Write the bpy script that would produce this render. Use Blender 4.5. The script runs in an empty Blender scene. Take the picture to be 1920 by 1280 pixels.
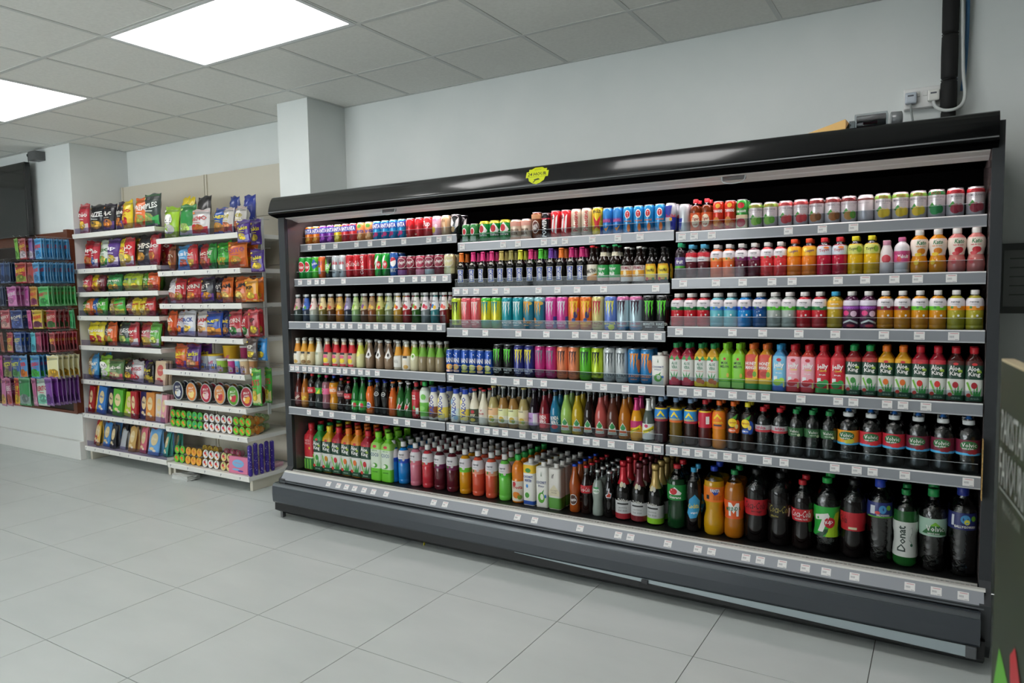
import bpy, bmesh, math, random
from mathutils import Vector, Matrix
random.seed(7)
SC = bpy.context.scene
COL = SC.collection
PI = math.pi

# ------------------------------------------------------------------ camera
cd = bpy.data.cameras.new('camera'); cam = bpy.data.objects.new('camera', cd); COL.objects.link(cam)
cd.sensor_width = 36.0; cd.lens = 1329.63/1920*36; cd.clip_start = 0.05; cd.clip_end = 60
YAW, PITCH, ROLL, EYE = 0.546465, -0.071168, -0.016170, 1.435714
_f = Vector((-math.sin(YAW)*math.cos(PITCH), math.cos(YAW)*math.cos(PITCH), math.sin(PITCH)))
_r = _f.cross(Vector((0, 0, 1))).normalized(); _u = _r.cross(_f)
_r, _u = _r*math.cos(ROLL)+_u*math.sin(ROLL), -_r*math.sin(ROLL)+_u*math.cos(ROLL)
cam.matrix_world = Matrix(((_r.x, _u.x, -_f.x, 0), (_r.y, _u.y, -_f.y, 0), (_r.z, _u.z, -_f.z, EYE), (0, 0, 0, 1)))
cd.dof.use_dof = True; cd.dof.focus_distance = 4.0; cd.dof.aperture_fstop = 5.6
SC.camera = cam

# ------------------------------------------------------------------ world and exposure
w = bpy.data.worlds.new('world'); SC.world = w; w.use_nodes = True
w.node_tree.nodes['Background'].inputs[0].default_value = (0.98, 0.975, 1.0, 1)
w.node_tree.nodes['Background'].inputs[1].default_value = 4.4
SC.view_settings.view_transform = 'Standard'; SC.view_settings.look = 'None'
SC.view_settings.gamma = 1.0; SC.view_settings.use_curve_mapping = False
SC.view_settings.exposure = 0.68
SC.cycles.use_denoising = True
SC.cycles.max_bounces = 5; SC.cycles.diffuse_bounces = 4; SC.cycles.glossy_bounces = 2; SC.cycles.transparent_max_bounces = 10; SC.cycles.caustics_reflective = False; SC.cycles.caustics_refractive = False
PANEL_LIGHT = 4.6      # emission of the ceiling light diffusers
TUBE_LIGHT = 26.0       # emission of the lamp tube under the fridge canopy

# ------------------------------------------------------------------ materials
_pt = bpy.data.lights.new('window_portal', 'AREA'); _pt.shape = 'RECTANGLE'; _pt.size = 5.2; _pt.size_y = 2.1; _pt.cycles.is_portal = True
_po = bpy.data.objects.new('window_portal', _pt); COL.objects.link(_po); _po.location = (-4.9, -3.62, 1.35); _po.rotation_euler = (-math.pi/2, 0, 0)
_M = {}
def lin(h):
    h = h.lstrip('#'); out = []
    for i in (0, 2, 4):
        c = int(h[i:i+2], 16)/255
        out.append(c/12.92 if c <= 0.04045 else ((c+0.055)/1.055)**2.4)
    return (*out, 1)
KIND = dict(paint=(.45, 0, 0), matte=(.75, 0, 0), film=(.28, 0, .25), can=(.26, .25, .4), cap=(.4, 0, 0), label=(.42, 0, .1), ink=(.45, 0, 0),
            liquid=(.07, 0, .1), metal=(.28, .9, 0), steel=(.35, .6, 0), black=(.5, 0, 0), gloss=(.22, 0, .3), wood=(.5, 0, 0), void=(.9, 0, 0))
def M(hexcol, kind='paint', emit=0):
    k = (hexcol, kind, emit)
    if k in _M: return _M[k]
    m = bpy.data.materials.new(kind+'_'+hexcol.lstrip('#')); m.use_nodes = True; _M[k] = m
    nt = m.node_tree; b = nt.nodes['Principled BSDF']
    if kind in ('clear', 'acrylic'):
        nt.nodes.remove(b); o = nt.nodes['Material Output']
        t = nt.nodes.new('ShaderNodeBsdfTransparent'); t.inputs[0].default_value = lin(hexcol)
        g = nt.nodes.new('ShaderNodeBsdfGlossy'); g.inputs['Roughness'].default_value = .11 if kind == 'clear' else .03
        lw = nt.nodes.new('ShaderNodeLayerWeight'); lw.inputs[0].default_value = .5
        pw = nt.nodes.new('ShaderNodeMath'); pw.operation = 'POWER'; pw.inputs[1].default_value = 4.0 if kind == 'clear' else 5.0
        fr = nt.nodes.new('ShaderNodeMath'); fr.operation = 'MULTIPLY_ADD'; fr.inputs[1].default_value = .9; fr.inputs[2].default_value = .11 if kind == 'clear' else .012
        nt.links.new(lw.outputs['Facing'], pw.inputs[0]); nt.links.new(pw.outputs[0], fr.inputs[0])
        if kind == 'clear':
            ge = nt.nodes.new('ShaderNodeTexCoord'); no = nt.nodes.new('ShaderNodeTexNoise'); no.inputs['Scale'].default_value = 55; no.inputs['Detail'].default_value = 3
            bu = nt.nodes.new('ShaderNodeBump'); bu.inputs['Strength'].default_value = .55; bu.inputs['Distance'].default_value = .006
            nt.links.new(ge.outputs['Object'], no.inputs[0]); nt.links.new(no.outputs[0], bu.inputs['Height']); nt.links.new(bu.outputs[0], g.inputs['Normal'])
        x = nt.nodes.new('ShaderNodeMixShader')
        nt.links.new(fr.outputs[0], x.inputs[0]); nt.links.new(t.outputs[0], x.inputs[1]); nt.links.new(g.outputs[0], x.inputs[2])
        nt.links.new(x.outputs[0], o.inputs[0]); return m
    rough, metal, coat = KIND[kind]
    b.inputs['Base Color'].default_value = lin(hexcol); b.inputs['Roughness'].default_value = rough
    b.inputs['Metallic'].default_value = metal; b.inputs['Coat Weight'].default_value = coat; b.inputs['Coat Roughness'].default_value = .08
    if kind == 'void': b.inputs['Specular IOR Level'].default_value = 0
    if emit:
        b.inputs['Emission Color'].default_value = lin(hexcol); b.inputs['Emission Strength'].default_value = emit
    return m
def noisy(name, c1, c2, scale, rough, stretch=(1, 1, 1), bump=0, spread=.5):
    m = bpy.data.materials.new(name); m.use_nodes = True; nt = m.node_tree; b = nt.nodes['Principled BSDF']
    tc = nt.nodes.new('ShaderNodeTexCoord'); mp = nt.nodes.new('ShaderNodeMapping'); mp.inputs['Scale'].default_value = stretch
    n = nt.nodes.new('ShaderNodeTexNoise'); n.inputs['Scale'].default_value = scale; n.inputs['Detail'].default_value = 4
    oi = nt.nodes.new('ShaderNodeNewGeometry')
    r = nt.nodes.new('ShaderNodeValToRGB'); r.color_ramp.elements[0].color = lin(c1); r.color_ramp.elements[1].color = lin(c2)
    r.color_ramp.elements[0].position = .5-spread/2; r.color_ramp.elements[1].position = .5+spread/2
    nt.links.new(oi.outputs['Position'], mp.inputs[0]); nt.links.new(mp.outputs[0], n.inputs[0]); nt.links.new(n.outputs[0], r.inputs[0]); nt.links.new(r.outputs[0], b.inputs['Base Color'])
    b.inputs['Roughness'].default_value = rough
    if bump:
        bp = nt.nodes.new('ShaderNodeBump'); bp.inputs['Strength'].default_value = bump; bp.inputs['Distance'].default_value = .002
        nt.links.new(n.outputs[0], bp.inputs['Height']); nt.links.new(bp.outputs[0], b.inputs['Normal'])
    return m

# ------------------------------------------------------------------ object helpers
def link(name, data, parent=None, loc=None, rot=None):
    o = bpy.data.objects.new(name, data); COL.objects.link(o)
    if parent: o.parent = parent
    if loc: o.location = loc
    if rot: o.rotation_euler = rot
    return o
def tag(o, label, cat, group=None, kind=None):
    o['label'] = label; o['category'] = cat
    if group: o['group'] = group
    if kind: o['kind'] = kind
    return o
def thing(name, label, cat, loc=(0, 0, 0), rot=None, group=None):
    return tag(link(name, None, None, loc, rot), label, cat, group)
def mesh(name, V, F, mats, mi=None, smooth=False):
    me = bpy.data.meshes.new(name); me.from_pydata(V, [], F)
    for m in mats: me.materials.append(m)
    if mi: me.polygons.foreach_set('material_index', mi)
    if smooth: me.polygons.foreach_set('use_smooth', [True]*len(F))
    me.update(); return me
def box(name, x0, x1, y0, y1, z0, z1, m, parent=None, bevel=0, loc=None, rot=None):
    bm = bmesh.new()
    V = [bm.verts.new((x, y, z)) for x in (x0, x1) for y in (y0, y1) for z in (z0, z1)]
    for f in ((0, 1, 3, 2), (4, 6, 7, 5), (0, 4, 5, 1), (2, 3, 7, 6), (0, 2, 6, 4), (1, 5, 7, 3)): bm.faces.new([V[i] for i in f])
    if bevel: bmesh.ops.bevel(bm, geom=bm.edges[:], offset=bevel, segments=2, affect='EDGES', profile=.6)
    bmesh.ops.recalc_face_normals(bm, faces=bm.faces[:])
    me = bpy.data.meshes.new(name); bm.to_mesh(me); bm.free(); me.materials.append(m)
    return link(name, me, parent, loc, rot)
def boxes(name, bl, m, parent=None):
    V, F = [], []
    for (x0, x1, y0, y1, z0, z1) in bl:
        n = len(V); V += [(x, y, z) for x in (x0, x1) for y in (y0, y1) for z in (z0, z1)]
        F += [tuple(n+i for i in f) for f in ((0, 1, 3, 2), (4, 6, 7, 5), (0, 4, 5, 1), (2, 3, 7, 6), (0, 2, 6, 4), (1, 5, 7, 3))]
    return link(name, mesh(name, V, F, [m]), parent)
def extrude_x(name, prof, x0, x1, mats, mi=None, parent=None, smooth=False, closed=True):
    n = len(prof); V = [(x0, y, z) for y, z in prof]+[(x1, y, z) for y, z in prof]
    F = [(i, (i+1) % n, n+(i+1) % n, n+i) for i in range(n if closed else n-1)]
    mi = list(mi) if mi else [0]*len(F)
    if closed: F += [tuple(range(n))[::-1], tuple(range(n, 2*n))]; mi += [0, 0]
    me = mesh(name, V, F, mats, mi)
    if smooth: me.polygons.foreach_set('use_smooth', [True]*(n if closed else n-1)+([False]*2 if closed else []))
    return link(name, me, parent)
def tube(name, pts, r, m, parent=None, seg=8, cyclic=False):
    c = bpy.data.curves.new(name, 'CURVE'); c.dimensions = '3D'; c.bevel_depth = r; c.bevel_resolution = 2; c.use_fill_caps = True
    s = c.splines.new('POLY'); s.points.add(len(pts)-1); s.use_cyclic_u = cyclic
    for i, p in enumerate(pts): s.points[i].co = (*p, 1)
    o = bpy.data.objects.new(name, c); me = bpy.data.meshes.new_from_object(o); bpy.data.objects.remove(o)
    me.materials.clear(); me.materials.append(m); me.polygons.foreach_set('use_smooth', [True]*len(me.polygons))
    me.name = name
    return link(name, me, parent)
def spline(pts, n=8):
    out = []
    P = [pts[0]]+list(pts)+[pts[-1]]
    for i in range(1, len(P)-2):
        a, b, c, d = map(Vector, P[i-1:i+3])
        for k in range(n):
            t = k/n; out.append(.5*((2*b)+(c-a)*t+(2*a-5*b+4*c-d)*t*t+(3*b-a-3*c+d)*t**3))
    out.append(Vector(P[-2])); return [tuple(v) for v in out]

# ------------------------------------------------------------------ turned shapes and print
def lathe(prof, mats, mi=None, seg=20, sq=None, cap0=True, cap1=True):
    """prof: (r, z); sq: superellipse exponent per ring (2 round, 8 boxy)"""
    V, F, I = [], [], []
    for k, (r, z) in enumerate(prof):
        p = 2 if sq is None else sq[k]
        for s in range(seg):
            a = 2*PI*(s+.5)/seg; ca, sa = math.cos(a), math.sin(a)
            q = 1 if p == 2 else 1/((abs(ca)**p+abs(sa)**p)**(1/p))
            V.append((r*q*ca, r*q*sa, z))
    for k in range(len(prof)-1):
        for s in range(seg):
            a, b = k*seg+s, k*seg+(s+1) % seg
            if mi and mi[k] is None: continue
            F.append((a, b, b+seg, a+seg)); I.append(mi[k] if mi else 0)
    if cap0: F.append(tuple(range(seg))[::-1]); I.append(mi[0] if mi else 0)
    if cap1: n = (len(prof)-1)*seg; F.append(tuple(range(n, n+seg))); I.append(mi[-1] if mi else 0)
    me = mesh('turned', V, F, mats, I); me.polygons.foreach_set('use_smooth', [len(f) == 4 for f in F]); return me
_T = {}
def text2d(s, bold, shear):
    k = (s, bold, shear)
    if k not in _T:
        c = bpy.data.curves.new('t', 'FONT'); c.body = s; c.resolution_u = 1; c.offset = .018 if bold else .002; c.shear = shear; c.space_character = .93 if bold else 1
        o = bpy.data.objects.new('t', c); m = o.to_mesh()
        V = [(v.co.x, v.co.y) for v in m.vertices]; F = [tuple(p.vertices) for p in m.polygons]
        o.to_mesh_clear(); bpy.data.objects.remove(o); bpy.data.curves.remove(c)
        xs = [v[0] for v in V]; ys = [v[1] for v in V]; x0, x1, y0, y1 = min(xs), max(xs), min(ys), max(ys)
        _T[k] = ([((x-x0)/(x1-x0)-.5, (y-y0)/(y1-y0)-.5) for x, y in V], F)
    return _T[k]
def T(s, u, v, w, h, c, rot=0, bold=1, shear=0): return ('T', s, u, v, w, h, c, rot, bold, shear)
def E(u, v, ru, rv, c, n=14): return ('P', [(u+ru*math.cos(2*PI*i/n), v+rv*math.sin(2*PI*i/n)) for i in range(n)], c)
def Rc(u0, v0, u1, v1, c): return ('P', [(u0, v0), (u1, v0), (u1, v1), (u0, v1)], c)
def P(pts, c): return ('P', pts, c)
def claw(u, v, w, h, c):
    out = []
    for k, (dx, l) in enumerate(((-.36, .86), (0, 1.0), (.36, .9))):
        x = u+dx*w; t = v+h/2; b = t-h*l; e = .13*w
        out.append(P([(x-e*1.7, t), (x-e*.2, t-.03*h), (x+e*1.5, t), (x+e*.9, t-.2*h), (x+e*.5, t-.3*h), (x+e*.8, t-.5*h*l), (x+e*.1, t-.7*h*l), (x, b), (x-e*.7, t-.66*h*l), (x-e*.4, t-.45*h*l), (x-e*.9, t-.3*h), (x-e*.6, t-.14*h)], c))
    return out
def flat(L):
    out = []
    for d in L: out += flat(d) if isinstance(d, list) else [d]
    return out
def print_mesh(decals, su, sv, warp, stepu, stepv=None, kind='ink', eps=.0005, lay=.00012):
    bm = bmesh.new(); mats, idx = [], {}
    for k, d in enumerate(flat(decals)):
        c = d[2] if d[0] == 'P' else d[6]
        if c not in idx: idx[c] = len(mats); mats.append(M(c, kind))
        y = eps+lay*k
        if d[0] == 'P': V = [(a*su, b*sv) for a, b in d[1]]; Fs = [tuple(range(len(V)))]
        else:
            _, s, u, v, ww, hh, c, rot, bold, sh = d
            V0, Fs = text2d(s, bold, sh); cr, sr = math.cos(rot), math.sin(rot); V = []
            for a, b in V0:
                if abs(abs(rot)-PI/2) < .01: X, Y = a*hh*sv, b*ww*su
                else: X, Y = a*ww*su, b*hh*sv
                V.append((u*su+X*cr-Y*sr, v*sv+X*sr+Y*cr))
        B = [bm.verts.new((a, y, b)) for a, b in V]
        for f in Fs:
            try: q = bm.faces.new([B[i] for i in f]); q.material_index = idx[c]
            except ValueError: pass
    xs = [v.co.x for v in bm.verts]; zs = [v.co.z for v in bm.verts]
    def cut(lo, hi, st, ax):
        n0, n1 = math.ceil(lo/st), math.floor(hi/st)
        for n in range(n0, n1+1):
            co = [0, 0, 0]; no = [0, 0, 0]; co[ax] = n*st+1e-6; no[ax] = 1
            bmesh.ops.bisect_plane(bm, geom=bm.verts[:]+bm.edges[:]+bm.faces[:], plane_co=co, plane_no=no, dist=1e-7)
    cut(min(xs), max(xs), stepu, 0)
    if stepv: cut(min(zs), max(zs), stepv, 2)
    for v in bm.verts: v.co = warp(v.co.x, v.co.z, v.co.y)
    me = bpy.data.meshes.new('print'); bm.to_mesh(me); bm.free()
    for m in mats: me.materials.append(m)
    return me
def interp(tab, x):
    if x <= tab[0][0]: return tab[0][1]
    for (a, b), (c, d) in zip(tab, tab[1:]):
        if x <= c: return b+(d-b)*(x-a)/max(c-a, 1e-9)
    return tab[-1][1]

# bottle outlines: (height fraction, radius fraction); cap: (bottom, radius)
PROF = {
 'pet': ([(0, .86), (.015, .97), (.05, 1), (.10, 1), (.115, .95), (.13, 1), (.32, 1), (.50, 1), (.515, .95), (.535, 1), (.66, 1), (.72, .97), (.78, .86), (.835, .62), (.865, .43), (.90, .41)], .885, .47),
 'soda': ([(0, .68), (.02, .9), (.06, 1), (.22, 1), (.34, .9), (.43, .93), (.49, 1), (.68, 1), (.75, .93), (.82, .74), (.88, .48), (.92, .34), (.94, .31)], .93, .37),
 'fanta2': ([(0, .78), (.03, .95), (.12, 1), (.24, .98), (.36, .8), (.44, .84), (.5, .98), (.55, 1), (.72, 1), (.8, .92), (.87, .64), (.915, .36), (.94, .3)], .93, .36),
 'water': ([(0, .82), (.02, .96), (.06, 1), (.1, .94), (.14, 1), (.2, .94), (.26, 1), (.32, .94), (.38, .99), (.46, .96), (.52, 1), (.66, 1), (.73, .95), (.8, .78), (.86, .46), (.89, .36), (.92, .35)], .905, .41),
 'volvic': ([(0, .82), (.02, .95), (.08, 1), (.2, .93), (.34, 1), (.5, 1), (.66, 1), (.73, .9), (.79, .7), (.84, .42), (.87, .36)], .845, .5),
 'cone': ([(0, .93), (.02, 1), (.33, 1), (.44, .95), (.58, .76), (.72, .56), (.84, .45), (.93, .43)], .915, .5),
 'beer': ([(0, .95), (.015, 1), (.55, 1), (.62, .93), (.69, .68), (.76, .5), (.9, .42), (.97, .42)], .95, .47),
 'glass': ([(0, .82), (.02, .92), (.12, .93), (.3, .8), (.38, .86), (.5, 1), (.6, .96), (.72, .72), (.82, .5), (.92, .4), (.97, .42)], .95, .48),
 'jar': ([(0, .93), (.02, 1), (.38, 1), (.46, .97), (.6, .78), (.74, .5), (.86, .38), (.97, .38)], .955, .44),
 'wine': ([(0, .95), (.01, 1), (.46, 1), (.54, .94), (.61, .7), (.68, .5), (.76, .42), (.9, .34)], .86, .42),
 'square': ([(0, .9), (.015, 1), (.68, 1), (.75, .93), (.82, .66), (.865, .46), (.9, .44)], .885, .5),
 'carton': ([(0, 1), (.02, 1), (.88, 1), (.90, .96), (.905, .4)], .9, .42),
 'kato': ([(0, .85), (.03, .95), (.18, 1), (.30, .92), (.40, .79), (.5, .86), (.6, 1), (.72, 1), (.8, .86), (.86, .52), (.885, .46)], .875, .5),
 'yazoo': ([(0, .86), (.03, 1), (.3, 1), (.5, .97), (.65, .9), (.78, .68), (.86, .54)], .85, .56),
}
SKU = {}
def can(key, desc, R, H, col, dec=(), lid='#c9ccce', bands=(), cap='#c9ccce'):
    SKU[key] = dict(t='can', desc=desc, name='drink_can', cat='can', R=R, H=H, col=col, dec=list(dec), lid=lid, bands=bands)
def bot(key, desc, shape, R, H, liq, labels=(), dec=(), cap='#e8e8e6', fill=.8, clear='#c8d0d0', name='drink_bottle', cat='bottle', foil=None, sport=None, kind='liquid'):
    SKU[key] = dict(t='bot', desc=desc, name=name, cat=cat, shape=shape, R=R, H=H, liq=liq, labels=labels, dec=list(dec), cap=cap, fill=fill, clear=clear, foil=foil, sport=sport, kind=kind)
def build_sku(s):
    """list of (part name, mesh)"""
    R, H = s['R'], s['H']; out = []
    if s['t'] == 'can':
        pr = [(R*.78, 0), (R*.86, .002), (R, .011), (R, H-.016), (R*.94, H-.008), (R*.85, H-.0035)]
        zb = [(z0*H, z1*H, c) for z0, z1, c in s['bands']]; mats = [M(s['col'], 'can')]; mi = [0]*(len(pr)-1)
        if zb:
            zs = sorted(set([.011, H-.016]+[z for b in zb for z in b[:2] if .011 < z < H-.016]))
            pr = pr[:2]+[(R, z) for z in zs]+pr[4:]; mi = []
            for (r0, a), (r1, b) in zip(pr, pr[1:]):
                k = 0
                for z0, z1, c in zb:
                    if z0-1e-6 <= (a+b)/2 <= z1+1e-6:
                        m = M(c, 'can')
                        if m not in mats: mats.append(m)
                        k = mats.index(m)
                mi.append(k)
        out.append(('can_body', lathe(pr, mats, mi, seg=24, cap1=False)))
        out.append(('lid', lathe([(R*.85, H-.0036), (R*.87, H-.001), (R*.85, H), (R*.81, H-.001), (R*.78, H-.005), (.001, H-.005)], [M(s['lid'], 'metal')], seg=24, cap0=False)))
        tab = [(0, R), (H, R)]
    else:
        prof, cz, cr = PROF[s['shape']]; sqr = s['shape'] in ('square', 'carton')
        pr = [(r*R, z*H) for z, r in prof]; fill = s['fill']*H
        if all(abs(z-fill) > 1e-4 for _, z in pr):
            tb = [(z, r) for r, z in pr]; pr.append((interp(tb, fill), fill)); pr.sort(key=lambda q: q[1])
        tab = [(z, r) for r, z in pr]
        mi = [0 if (a[1]+b[1])/2 < fill else 1 for a, b in zip(pr, pr[1:])]
        ex = 5.5 if s['shape'] == 'square' else 14
        sqf = lambda r, z: ex if sqr and r > .9*R else (3 if sqr and r > .55*R else 2)
        seg = 24 if sqr else 20
        body = M(s['liq'], 'clear' if s['kind'] == 'clear' else s['kind'])
        out.append(('carton_body' if s['shape'] == 'carton' else 'bottle_body', lathe(pr, [body, M(s['clear'], 'clear')], mi, seg=seg, sq=[sqf(*q) for q in pr], cap1=s['fill'] >= .99)))
        if s['labels']:
            e = .0007
            z0 = min(l[0] for l in s['labels'])*H; z1 = max(l[1] for l in s['labels'])*H
            zs = sorted(set([z0, z1]+[l[i]*H for l in s['labels'] for i in (0, 1)]+[z for z, _ in tab if z0 < z < z1]))
            lp = [(interp(tab, z)+e, z) for z in zs]; mats, lm = [], []
            for a, b in zip(zs, zs[1:]):
                c = next((l[2] for l in s['labels'] if l[0]*H-1e-6 <= (a+b)/2 <= l[1]*H+1e-6), None)
                if c is None: lm.append(None); continue
                m = M(c, 'label')
                if m not in mats: mats.append(m)
                lm.append(mats.index(m))
            out.append(('label', lathe(lp, mats, lm, seg=seg, sq=[sqf(interp(tab, z), z) for z in zs], cap0=False, cap1=False)))
        if s['foil']:
            f0, c = s['foil']; zs = [f0*H]+[z for z, _ in tab if z > f0*H]
            lp = [(interp(tab, z)+.0009, z) for z in zs]
            if s['shape'] == 'wine': lp += [(R*.42, .88*H), (R*.46, .93*H), (R*.46, .97*H), (R*.36, .99*H), (R*.1, H)]
            else: lp += [(R*.47, .95*H), (R*.47, .985*H), (R*.36, H)]
            out.append(('foil', lathe(lp, [M(c, 'can')], seg=16, cap0=False)))
        else:
            c0, c1 = cz*H, H
            if s['sport']:
                m1, m2 = M(s['cap'], 'cap'), M(s['sport'], 'cap'); zz = c0+(H-c0)*.5
                out.append(('cap', lathe([(cr*R*.95, c0), (cr*R, c0+.001), (cr*R, zz-.001), (cr*R*.9, zz)], [m1], seg=16)))
                out.append(('spout', lathe([(cr*R*.62, zz), (cr*R*.6, H-.01), (cr*R*.42, H-.006), (cr*R*.36, H)], [m2], seg=14)))
            else:
                out.append(('cap', lathe([(cr*R*.96, c0), (cr*R, c0+.001), (cr*R, H-.0015), (cr*R*.9, H)], [M(s['cap'], 'cap' if s['shape'] not in ('beer', 'glass') else 'steel')], seg=16)))
    if s['dec']:
        if s['t'] == 'bot' and s['shape'] in ('square', 'carton'):
            wp = lambda a, b, e: (a, -(interp(tab, b)+.0008+e), b); st = R*.6
        else:
            off = .0008 if s['t'] == 'bot' else .0002
            def wp(a, b, e, off=off):
                r = interp(tab, b)+off+e; t = a/R
                return (r*math.sin(t), -r*math.cos(t), b)
            st = R*.27
        out.append(('print', print_mesh(s['dec'], R, H, wp, st, None if s['t'] == 'can' else H*.07)))
    for n, me in out: me.name = s['desc'].replace(' ', '_')[:40]+'_'+n
    return out

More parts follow.
